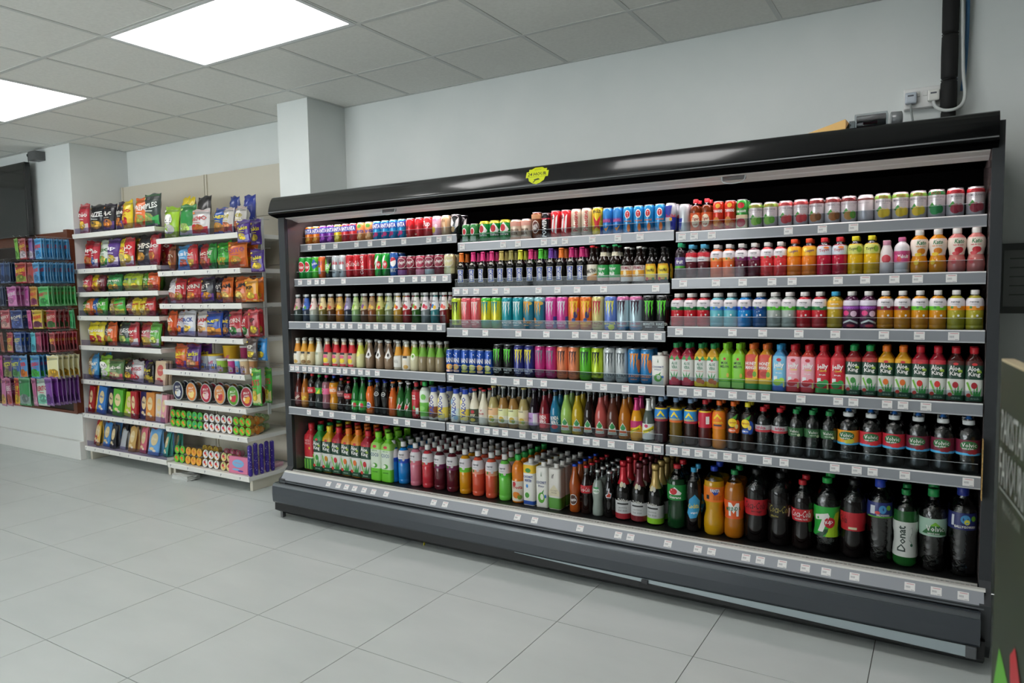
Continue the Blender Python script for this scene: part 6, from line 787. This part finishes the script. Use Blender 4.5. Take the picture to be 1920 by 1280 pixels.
for q, (unit, sh, X, y, W, H, col, c2, txt, ink, blob, kind, desc, d) in enumerate(BAGS):
    zb = (LZ if unit == 'L' else RZ)[sh]
    lean = rnd.uniform(-.13, -.03); D = {'bag': .078, 'choc': .022, 'pouch': .07}[kind]
    tilt = rnd.uniform(-.07, .07) if kind == 'bag' else (.0 if kind == 'pouch' else (.10 if X < -5.85 else 0))
    if unit == 'R' and X+W/2 > -4.29: X = -4.29-W/2
    if unit == 'L' and X+W/2 > -5.285: X = -5.285-W/2
    Zs = LZ if unit == 'L' else RZ
    if sh: H = min(H, Zs[sh-1]-zb-.058)
    X = max(X, (-5.262 if unit == 'R' else -6.478)+W/2)
    nb, cp = NM[kind]
    if kind == 'pouch': W *= .78
    y = 3.3535+D*.62+(.016 if kind != "bag" else 0)+.02*(q % 2)+(.13 if 'lying behind' in desc else 0)
    zl = zb+.001+W/2*abs(math.sin(tilt))+D/2*abs(math.sin(lean))*1.02
    if ('bag', q, 0) in SKIP: continue
    o = place_bag(nb, cp, (X, y, zl), (lean, tilt, rnd.uniform(-.1, .12)), (W, H, D, col, c2, txt, ink, blob, kind, q % 5))
    o['group'] = 'snacks on the '+GCT[(unit, sh)]
    per.setdefault((unit, sh), []).append((desc, o)); drawn[o.name] = ('bag', q, 0)
    if kind in ('choc', 'pouch') or (sh > 0 and (q % 3 or unit == 'R')):   # one more of the same right behind
        o2 = place_bag(nb, cp, (X+.004, y+D*1.15+.01, zl), (lean, 0, rnd.uniform(-.1, .1)), (W, H, D, col, c2, txt, ink, blob, kind, q % 5))
        o2['group'] = 'snacks behind the front row, '+GCT[(unit, sh)]; per.setdefault((unit, sh, 'b'), []).append((desc, o2))
        drawn[o2.name] = ('bagback', q, 1)
        if ('bagback', q, 1) in SKIP:
            for c in list(o2.children): bpy.data.objects.remove(c)
            bpy.data.objects.remove(o2); per[(unit, sh, 'b')].pop()
for k, it in per.items(): name_all(it, GCT[k[:2]]+(', row behind' if len(k) == 3 else ''))
# tubs and pots
it = []
for k, X, y, w_, h, c, c2, d in TUBS:
    R = w_/2*.9; r = link('snack_tub' if k == 'tub' else 'sweet_pot', None, None, (X, y, RZ[4]+.001)); r['category'] = 'tub' if k == 'tub' else 'pot'; r['group'] = 'tubs and pots on the snack unit'
    pr = [(R*.86, 0), (R*.88, .002), (R*.98, h-.014), (R, h-.012)] if k == 'tub' else [(R*.78, 0), (R*.8, .002), (R*.96, h-.01), (R*.98, h-.008)]
    link('tub_body', lathe(pr, [M(c, 'label')], seg=20), r); link('lid', lathe([(R*1.04, h-.013), (R*1.05, h-.002), (R*.98, h)], [M(c2, 'cap')], seg=20), r)
    def wp(a, b, e, R=R, h=h, f=.87 if k == 'tub' else .8):
        q = R*(f+(.98-f)*b/h)+e; return (q*math.sin(a/R), -q*math.cos(a/R), b)
    link('print', print_mesh([P([(-1, .1), (1, .1), (1, .4), (0, .52), (-1, .36)], '#3a78c0' if k == 'tub' else '#efe6d8'), T('fluff' if k == 'tub' else 'mini', 0, .5, 1.3, .2, '#c83a6a' if k == 'tub' else '#6a3a4a', rot=.1), E(.5, .2, .25, .08, '#e8c23a')], R, h, wp, R*.3), r)
    it.append((d, r))
name_all(it, GCT[('R', 4)])
# round clear tubs standing on their edge
it, itb = [], []; DM = None
for X, y, c, b, d in DISC:
    for n in range(3):
        if ('disc', d, n) in SKIP: continue
        R = .074; r = link('round_tub', None, None, (X+n*.004, y+n*.062, RZ[5]+R+.006), (.0, 0, -.1)); r['category'] = 'tub'; r['group'] = 'round sweet tubs'
        rot = Matrix.Rotation(PI/2, 4, 'X')
        if DM is None:
            DM = [lathe([(R*.86, -.05), (R*.96, -.004)], [M('#c8ccc8', 'clear')], seg=28, cap1=False), lathe([(R*.9, .0), (R*1.0, -.005), (R*1.03, .002), (R*.98, .006), (R*.9, .003)], [M('#b9bcb8', 'gloss')], seg=28, cap0=False, cap1=False)]
            for m in DM: m.transform(rot)
        link('tub_body', DM[0], r); link('rim', DM[1], r)
        pm = print_mesh([E(0, 0, .92, .92, c, 28), E(0, -.35, .5, .3, b), E(.35, -.1, .25, .2, b), E(-.4, -.25, .2, .2, '#e8d8b0'), T('JELLY', 0, .38, 1.1, .26, '#f2eee6', rot=.12), T('SWEETS', 0, .1, .9, .16, '#f2eee6', rot=.12)], R, R, lambda a, bb, e: (a, -.0035-e, bb), R*3)
        link('lid_label', pm, r); drawn[r.name] = ('disc', d, n)
        (it if n == 0 else itb).append((d+' round sweet tub on edge' if n == 0 else '%s round sweet tub in the %s row' % (d, ORD[n]), r))
name_all(it, GCT[('R', 5)]); name_all(itb, GCT[('R', 5)])
# jelly cups in packs
cup = [lathe([(.024, .045), (.026, .043), (.031, .004), (.034, .002), (.034, 0)], [M('#ffffff', 'label')], seg=14, cap1=False)]
def cup_mesh(c):
    k = 'cup'+c
    if k not in _BG:
        m = lathe([(.022, -.042), (.025, -.04), (.0305, -.004), (.034, -.003), (.034, 0)], [M(c, 'liquid')], seg=14, cap1=False); m.transform(Matrix.Rotation(PI/2, 4, 'X')); _BG[k] = m
    return _BG[k]
def cuplid_mesh(c, b):
    k = 'lid'+c+b
    if k not in _BG: _BG[k] = print_mesh([E(0, 0, .98, .98, c, 14), E(-.15, .15, .42, .36, b), E(.3, -.3, .3, .25, '#e88a3a'), P([(-.3, .6), (.1, .85), (.4, .55)], '#3a8a3a')], .033, .033, lambda a, bb, e: (a, -.0008-e, bb), .2)
    return _BG[k]
it, it8 = [], []
def pack(X, y, z, nx, c, lid, b, d, lst, lean=0, rz=0):
    r = link('jelly_cup_pack', None, None, (X, y, z), (lean, 0, rz)); r['category'] = 'jelly cups'; r['group'] = 'packs of jelly cups'
    for i in range(nx):
        for j in range(2):
            p = link('jelly_cup', cup_mesh(c), r, ((i-(nx-1)/2)*.0685, 0, .0345+j*.069)); link('lid', cuplid_mesh(lid, b), p)
    lst.append((d, r))
zz = RZ[6]+.001
for X, nx, c, lid, b, d in ((-5.165, 3, '#7ac23a', '#5cb82e', '#e8832a', 'lime green jelly cup pack'), (-4.955, 3, '#7ac23a', '#4fb84a', '#2f9a7a', 'sea green jelly cup pack'), (-4.745, 3, '#dcd8d4', '#e2dedc', '#c83a4a', 'white jelly cup pack'), (-4.57, 2, '#d8ccc4', '#e0dcd8', '#c83a5a', 'narrow pinkish jelly cup pack'), (-4.395, 3, '#d8a04a', '#6cc02e', '#e07a2a', 'orange and green jelly cup pack')):
    pack(X, GY_+.035, zz, nx, c, lid, b, d, it, -.05)
for X, nx, c, lid, b, d, y in ((-4.40, 3, '#d8973a', '#d88a3a', '#e8c06a', 'amber jelly cup pack in the second row', .12), (-4.42, 2, '#a8c088', '#a8c088', '#c8d8a0', 'pale green jelly cup pack in the third row', .22)):
    pack(X+.0, GY_+y, zz, nx, c, lid, b, d, it)
name_all(it, GCT[('R', 6)])
zz = RZ[7]+.001
for X, nx, c, lid, b, d in ((-5.185, 2, '#7ac23a', '#6cc23a', '#e8702a', 'lime jelly cup pack'), (-5.005, 3, '#e0a03a', '#e8a83a', '#d8802a', 'orange jelly cup pack'), (-4.79, 3, '#dad6d2', '#e4e0dc', '#c8323a', 'white jelly cup pack with red print'), (-4.605, 2, '#c8b878', '#d8c88a', '#c83a4a', 'yellowish jelly cup pack')):
    pack(X, GY_+.04, zz, nx, c, lid, b, d, it8, -.12)
for X, nx, c, lid, b, d, y in ((-4.95, 3, '#d8b04a', '#d8b04a', '#b8903a', 'amber jelly cup pack in the second row', .16), (-4.68, 3, '#c86a8a', '#b84a6a', '#d8a0b0', 'pink jelly cup pack in the second row', .16)):
    pack(X, GY_+y, zz, nx, c, lid, b, d, it8)
name_all(it8, GCT[('R', 7)])
bx = place_bag('sweet_box', 'box', (-4.455, GY_+.045, RZ[7]+.001), (-.08, 0, .05), (.20, .125, .03, '#d87a9a', '#d8b83a', 'mini pops', '#5a3a9a', '#7ab0d8', 'choc', 1))
bx['label'] = 'pink and yellow box of ice pops on the lowest shelf beside fridge'
for k in range(2):
    b2 = place_bag('sweet_box', 'box', (-4.45+.01*k, GY_+.20, RZ[7]+.001+.02*k), (-PI/2, 0, .1+.05*k), (.20, .17, .018, '#d8a8b8', '#d8b83a', '', '#5a3a9a', '#7ab0d8', 'choc', 2))
    b2['label'] = ('lower' if k == 0 else 'upper')+' pale pink sweet box lying flat behind the ice pop box'
ma = noisy('dotted', '#3a2290', '#40269a', 3, .35)
nt = ma.node_tree; vo = nt.nodes.new('ShaderNodeTexVoronoi'); vo.inputs['Scale'].default_value = 70; tc = nt.nodes.new('ShaderNodeNewGeometry'); rp = nt.nodes.new('ShaderNodeValToRGB')
rp.color_ramp.elements[0].color = lin('#e6e2f0'); rp.color_ramp.elements[1].color = lin('#38228c'); rp.color_ramp.elements[0].position = .16; rp.color_ramp.elements[1].position = .2
nt.links.new(tc.outputs['Position'], vo.inputs['Vector']); nt.links.new(vo.outputs['Distance'], rp.inputs[0]); nt.links.new(rp.outputs[0], nt.nodes['Principled BSDF'].inputs['Base Color'])
it = []
for k, (x, y, h) in enumerate(((-4.305, 3.365, .23), (-4.305, 3.415, .24), (-4.302, 3.465, .225), (-4.303, 3.515, .235), (-4.304, 3.565, .23))):
    r = link('sweet_stick', None, None, (x, y, RZ[7]+.001)); r['category'] = 'sweet stick'; r['group'] = 'purple dotted sweet sticks'
    link('stick_body', lathe([(.008, 0), (.014, .006), (.016, .02), (.016, h-.02), (.014, h-.006), (.006, h)], [ma], seg=12), r); link('end_cap', lathe([(.0165, h-.03), (.0168, h-.026), (.0168, h-.012), (.0165, h-.01)], [M('#3a228c', 'film')], seg=12, cap0=False, cap1=False), r)
    o = r; o['label'] = '%s purple white-dotted sweet stick from the front, shelf end beside fridge' % ORD[k]
# bags on clip strips at the shelf end
it = []
for k, (X, y, W, z0, z1, col, c2, txt, ink, d) in enumerate(CLIP):
    r = place_bag('nut_bag' if txt == 'KP' else 'snack_bag', 'bag', (min(X, -4.2), y-.05*(k % 2), z0), (rnd.uniform(-.03, .03), 0, rnd.uniform(-.05, .1)), (min(W, .17), z1-z0, .04, col, c2, txt, ink, '#e8c83a', 'bag', k))
    r['label'] = d+', hanging at shelf end'; r['group'] = 'bags hanging at the shelf end'
    tube('hook', [(0, 0.12, z1-z0+.012), (0, -.01, z1-z0+.004), (0, -.02, z1-z0+.015)], .0018, M('#b9bbbd', 'metal'), r)
cs = tag(link('clip_strip', None), 'thin white clip strip with hooks at the shelving end beside fridge', 'clip strip')
box('strip', -4.278, -4.27, 3.52, 3.545, .55, 2.0, M('#d8d8d4', 'cap'), cs); settle(cs, (-4.274, 3.53, .55))

# ------------------------------------------------------------------ hanging sweets
m_wood = noisy('brown_wood', '#5a2c18', '#6b3820', 6, .4, (2, 2, 14), 0, .8)
m_shaded = noisy('shaded_wood', '#1d1410', '#2a1a12', 6, .6, (2, 2, 14), 0, .8)  # brown slats coloured near-black for the shade between the bag rows
pb = tag(link('pegboard', None), 'brown wooden slat board with rows of hooks on the left wall', 'display board')
for k in range(16): box('slat', -9.2, -6.562, 3.338, 3.358, .43+k*.0994+.002, .43+(k+1)*.0994-.002, m_wood if k > 14 else m_shaded, pb)
box('post', -6.562, -6.502, 3.30, 3.358, .42, 2.03, m_wood, pb); box('base_rail', -9.2, -6.562, 3.325, 3.358, .405, .428, m_wood, pb)
settle(pb, (-7.8, 3.345, .405))
hooks_of = pb
rowz = sorted({p[5] for p in PEG}, reverse=True); prow = []
for p in PEG:
    prow.append(p)
rws = {}; acc = []
names = ['top', 'second', 'third', 'fourth', 'fifth', 'sixth', 'lowest']
rk = -1; lastv = None
for q, (X, yf, n, W, z0, z1, col, c2, txt, ink, d) in enumerate(PEG):
    if lastv is None or X < lastv-.25: rk += 1
    lastv = X
    yb = 3.30
    hk = tube('peg_hook', [(X, 3.338, z1+.019), (X, min(yf, 3.27)-.02, z1+.021), (X, min(yf, 3.27)-.028, z1+.031)], .002, M('#c2c4c6', 'metal'), pb); hk.name = 'hook'
    hk.matrix_parent_inverse = Matrix.Translation((7.8, -3.345, -.405))
    acc.append((rk, q))
    for i in range(n):
        y = yf+(yb-yf)*(i/(n-1) if n > 1 else 0)
        if ('peg', q, i) in SKIP: continue
        th = min(.014, (yb-yf)/max(n-1, 1)*.85) if n > 1 else .014
        o = place_bag('sweet_bag', 'bag', (X+rnd.uniform(-.006, .006), y, z0), (rnd.uniform(-.02, .06), 0, rnd.uniform(-.14, .14)), (W, z1-z0+.004, round(max(th, .006), 3), col, c2, txt, ink, c2, 'bag', q % 5))
        o['group'] = 'sweet bags hanging on the %s peg row' % names[min(rk, 6)]
        rws.setdefault((rk, d), []).append((X, i, n, o)); drawn[o.name] = ('peg', q, i)
for (rk_, d), L in rws.items():
    hooks = sorted({x for x, *_ in L})
    for X, i, n, o in L:
        hi = hooks.index(X); pre = '' if len(hooks) == 1 else ('%s hook, ' % (('left', 'right')[hi] if len(hooks) == 2 else ORD[hi]))
        o['label'] = ('%s, %s%s peg row' % (d, pre, names[min(rk_, 6)])) if n == 1 else '%s, %s from front, %s%s peg row' % (d, ORD[i], pre, names[min(rk_, 6)])

# ------------------------------------------------------------------ other fixtures
tv = tag(link('television', None), 'large black wall television above the hanging sweets', 'television')
box('casing', -8.25, -7.06, 3.255, 3.30, 2.0, 2.66, M('#0d0d0e', 'gloss'), tv, bevel=.004); box('screen', -8.235, -7.075, 3.2535, 3.256, 2.015, 2.645, M('#050506', 'liquid'), tv); box('bracket', -7.8, -7.5, 3.30, 3.352, 2.1, 2.5, M('#222224', 'paint'), tv); settle(tv, (-7.65, 3.3, 1.95))
jb = tag(link('alarm_box', None), 'small dark grey alarm box with a cone, high above the television', 'alarm box')
box('housing', -7.02, -6.90, 3.27, 3.36, 2.665, 2.745, M('#5c5e5e', 'paint'), jb, bevel=.006); o = link('cone', lathe([(.012, 0), (.028, .02), (.03, .035), (.02, .04)], [M('#2c2d2e', 'paint')], seg=14), jb, (-7.04, 3.30, 2.69), (0, 0, 0)); tube('cable', spline([(-7.2, 3.355, 2.77), (-7.19, 3.35, 2.70), (-7.17, 3.35, 2.64)], 5), .003, M('#3a3a3a', 'paint'), jb); settle(jb, (-6.96, 3.31, 2.665))
sk = tag(link('wall_socket', None), 'white double wall socket above the right end of the fridge', 'socket')
box('back_box', -.178, -.026, 3.83, 3.87, 2.243, 2.337, M('#d6d6d4', 'gloss'), sk, bevel=.003); box('face_plate', -.176, -.028, 3.822, 3.83, 2.245, 2.335, M('#dededc', 'gloss'), sk, bevel=.003)
for x in (-.122, -.092): box('switch', x-.009, x+.009, 3.818, 3.823, 2.295, 2.32, M('#d2d2d0', 'gloss'), sk, bevel=.001)
settle(sk, (-.1, 3.85, 2.243))
for x, c, lab in ((-.148, '#b9c2cc', 'greyish plug in the left side of the wall socket'), (-.058, '#e2e2dc', 'white plug in the right side of the wall socket')):
    pl = tag(link('plug', None), lab, 'plug', 'plugs in the wall socket'); box('plug_body', x-.024, x+.024, 3.785, 3.821, 2.262, 2.312, M(c, 'gloss'), pl, bevel=.008)
    box('marking', x-.012, x+.012, 3.7844, 3.7852, 2.292, 2.299, M('#4a5058', 'ink'), pl); settle(pl, (x, 3.8, 2.262))
tag(tube('power_cable', spline([(-.148, 3.80, 2.266), (-.144, 3.80, 2.22), (-.132, 3.80, 2.14), (-.13, 3.81, 2.06)], 5), .0045, M('#8a908e', 'cap')), 'grey cable running from the left plug down behind the fridge', 'cable')
tag(tube('power_cable', spline([(-.058, 3.80, 2.266), (-.05, 3.79, 2.235), (-.02, 3.77, 2.21), (.02, 3.76, 2.205), (.05, 3.775, 2.225), (.062, 3.79, 2.27), (.054, 3.80, 2.36), (.05, 3.80, 2.45), (.045, 3.80, 2.62), (.04, 3.80, 2.772)], 6), .0075, M('#cfd2d0', 'cap')), 'white cable looping from the right plug under the black pipe', 'cable')
tag(tube('data_cable', spline([(.052, 3.845, 2.30), (.06, 3.84, 2.42), (.064, 3.835, 2.55), (.064, 3.83, 2.66), (.063, 3.83, 2.772)], 5), .0085, M('#3f6f9a', 'cap')), 'blue cable running up beside the black pipe', 'cable')
pp = tag(link('insulated_pipe', None), 'black foam-insulated pipe rising from the fridge to the ceiling', 'pipe')
for a, b in ((2.213, 2.345), (2.345, 2.545), (2.545, 2.774)):
    link('foam_sleeve', lathe([(.025, a+.001), (.033, a+.012), (.034, (a+b)/2), (.033, b-.012), (.027, b-.001)], [M('#141414', 'matte')], seg=18), pp, (0, 3.80, 0))
for z in (2.345, 2.545): tube('cable_tie', [(.0+.031*math.cos(t*.524), 3.80+.031*math.sin(t*.524), z) for t in range(12)], .0022, M('#0c0c0c', 'cap'), pp, cyclic=True)
link('copper_end', lathe([(.03, 2.062), (.03, 2.2), (.026, 2.213)], [M('#101010', 'matte')], seg=14), pp, (0, 3.80, 0)); settle(pp, (0, 3.80, 2.062))
cb = tag(link('cardboard_tray', None), 'flattened brown cardboard tray lying on top of the fridge', 'cardboard')
me = mesh('tray', [(-.50, 3.145, 2.052), (-.345, 3.145, 2.052), (-.345, 3.265, 2.055), (-.50, 3.265, 2.055), (-.475, 3.165, 2.062), (-.35, 3.165, 2.098), (-.35, 3.285, 2.10), (-.475, 3.285, 2.064)], [(0, 1, 2, 3)[::-1], (4, 5, 6, 7), (0, 1, 5, 4), (1, 2, 6, 5), (2, 3, 7, 6), (3, 0, 4, 7)], [M('#c09a5c', 'matte')])
link('tray', me, cb); mf = mesh('flap', [(-.347, 3.14, 2.055), (-.335, 3.14, 2.075), (-.335, 3.225, 2.085), (-.347, 3.225, 2.058), (-.345, 3.14, 2.09), (-.345, 3.225, 2.095)], [(0, 1, 2, 3), (1, 4, 5, 2), (0, 4, 1), (3, 2, 5)], [M('#7a5a30', 'matte')]); link('flap', mf, cb); settle(cb, (-.42, 3.215, 2.052))
bp = tag(link('battery_pack', None), 'clear plastic pack of black batteries with a red mark, on top of fridge', 'battery pack')
for k in range(4): o = link('battery', lathe([(.010, -.052), (.012, -.05), (.012, .05), (.010, .052)], [M('#17181a', 'gloss')], seg=12), bp, (-.258, 3.165+.02*(k % 2), 2.067+.024*(k//2)), (0, PI/2, 0))
box('red_mark', -.285, -.235, 3.152, 3.152, 2.064, 2.074, M('#d82a4a', 'label'), bp); box('wrapping', -.316, -.20, 3.149, 3.201, 2.0515, 2.108, M('#dfe4e6', 'acrylic'), bp, bevel=.004); box('seal', -.335, -.316, 3.155, 3.195, 2.052, 2.085, M('#b9bec0', 'acrylic'), bp); settle(bp, (-.26, 3.175, 2.0515))
rl = tag(link('tape_roll', lathe([(.028, -.02), (.032, -.018), (.032, .018), (.028, .02)], [M('#6a6d6e', 'gloss')], seg=20), None, (-.175, 3.225, 2.083), (0, PI/2, .2)), 'small grey roll beside the batteries on top of fridge', 'roll')
pk = tag(link('dropped_packet', None), 'crumpled white packet on the floor under the snack shelving', 'packet')
bm = bmesh.new(); bmesh.ops.create_cube(bm, size=1); bmesh.ops.subdivide_edges(bm, edges=bm.edges[:], cuts=3, use_grid_fill=True)
rp = random.Random(1)
for v in bm.verts: v.co = (v.co.x*.20+rp.uniform(-.008, .008), v.co.y*.10+rp.uniform(-.008, .008), max(0, (v.co.z+.5)*.038+rp.uniform(-.006, .006)*(v.co.z > -.4)))
me = bpy.data.meshes.new('packet_body'); bm.to_mesh(me); bm.free(); me.materials.append(M('#c9cac6', 'film')); link('packet_body', me, pk, (0, 0, 0)); box('packet_flap', .09, .125, -.03, .03, .012, .016, M('#bfc0bc', 'film'), pk); pk.location = (-5.08, 3.36, .0)
ff = tag(link('notice_frame', None), 'dark grey framed notice on the wall at the far right edge', 'notice')
boxes('frame', [(.205, .50, 3.855, 3.87, 1.58, 1.61), (.205, .50, 3.855, 3.87, 1.30, 1.33), (.205, .228, 3.855, 3.87, 1.33, 1.58), (.477, .50, 3.855, 3.87, 1.33, 1.58)], M('#4a4c4b', 'paint'), ff); box('sheet', .228, .477, 3.862, 3.87, 1.33, 1.58, M('#8a8c8a', 'matte'), ff)
for k in range(5): box('text_line', .25, .45, 3.8612, 3.8622, 1.54-k*.04, 1.546-k*.04, M('#5a5c5a', 'ink'), ff)
settle(ff, (.35, 3.86, 1.30))
# promotional board at the right edge, close to the camera
sb = tag(link('promotion_board', None, None, (.078, 1.30, 0), (0, 0, math.atan2(-.995, .105))), 'tall dark green promotional board at the right edge, close to the camera', 'sign')
box('panel', 0, .62, 0, .016, .02, 1.318, noisy('board_print', '#23281d', '#2f3d22', 3, .5, spread=.5), sb); box('top_edge', 0, .62, 0.0, .016, 1.3182, 1.3215, M('#b9a988', 'matte'), sb); box('stand', -.02+.02, .62, -.12+.12, .30, 0, .02, M('#2a2a2a', 'paint'), sb)
pm = print_mesh([T("PAKISTAN'S", .115, 1.225, .19, .05, '#a9ada8', bold=0), T('FAVOURITE', .12, 1.162, .21, .056, '#a9ada8', bold=0), Rc(.02, 1.128, .5, 1.131, '#8a9088'), T('MANGO DRINK', .11, 1.11, .12, .016, '#70776c', bold=0)], 1, 1, lambda a, b, e: (a, -e, b), .7, eps=.0008, lay=.0002)
link('lettering', pm, sb)
pm = print_mesh([P([(0.0076, .45), (0.0038, .66), (0.0228, .82), (0.057, .895), (0.133, .87), (0.19, .78), (0.209, .6), (0.19, .45)], '#5aa82a'), P([(0.0418, .45), (0.0418, .66), (0.076, .78), (0.133, .77), (0.171, .6), (0.162, .45)], '#e0862a'), P([(0.0665, .45), (0.0722, .62), (0.095, .70), (0.129, .62), (0.133, .45)], '#1f5a3a'), P([(0.142, .88), (0.133, .92), (0.162, .945), (0.209, .90), (0.237, .80), (0.237, .62), (0.213, .70), (0.19, .80)], '#b8242c')], 1, 1, lambda a, b, e: (a, -e, b), .7, eps=.0008, lay=.0002)
link('emblem', pm, sb)
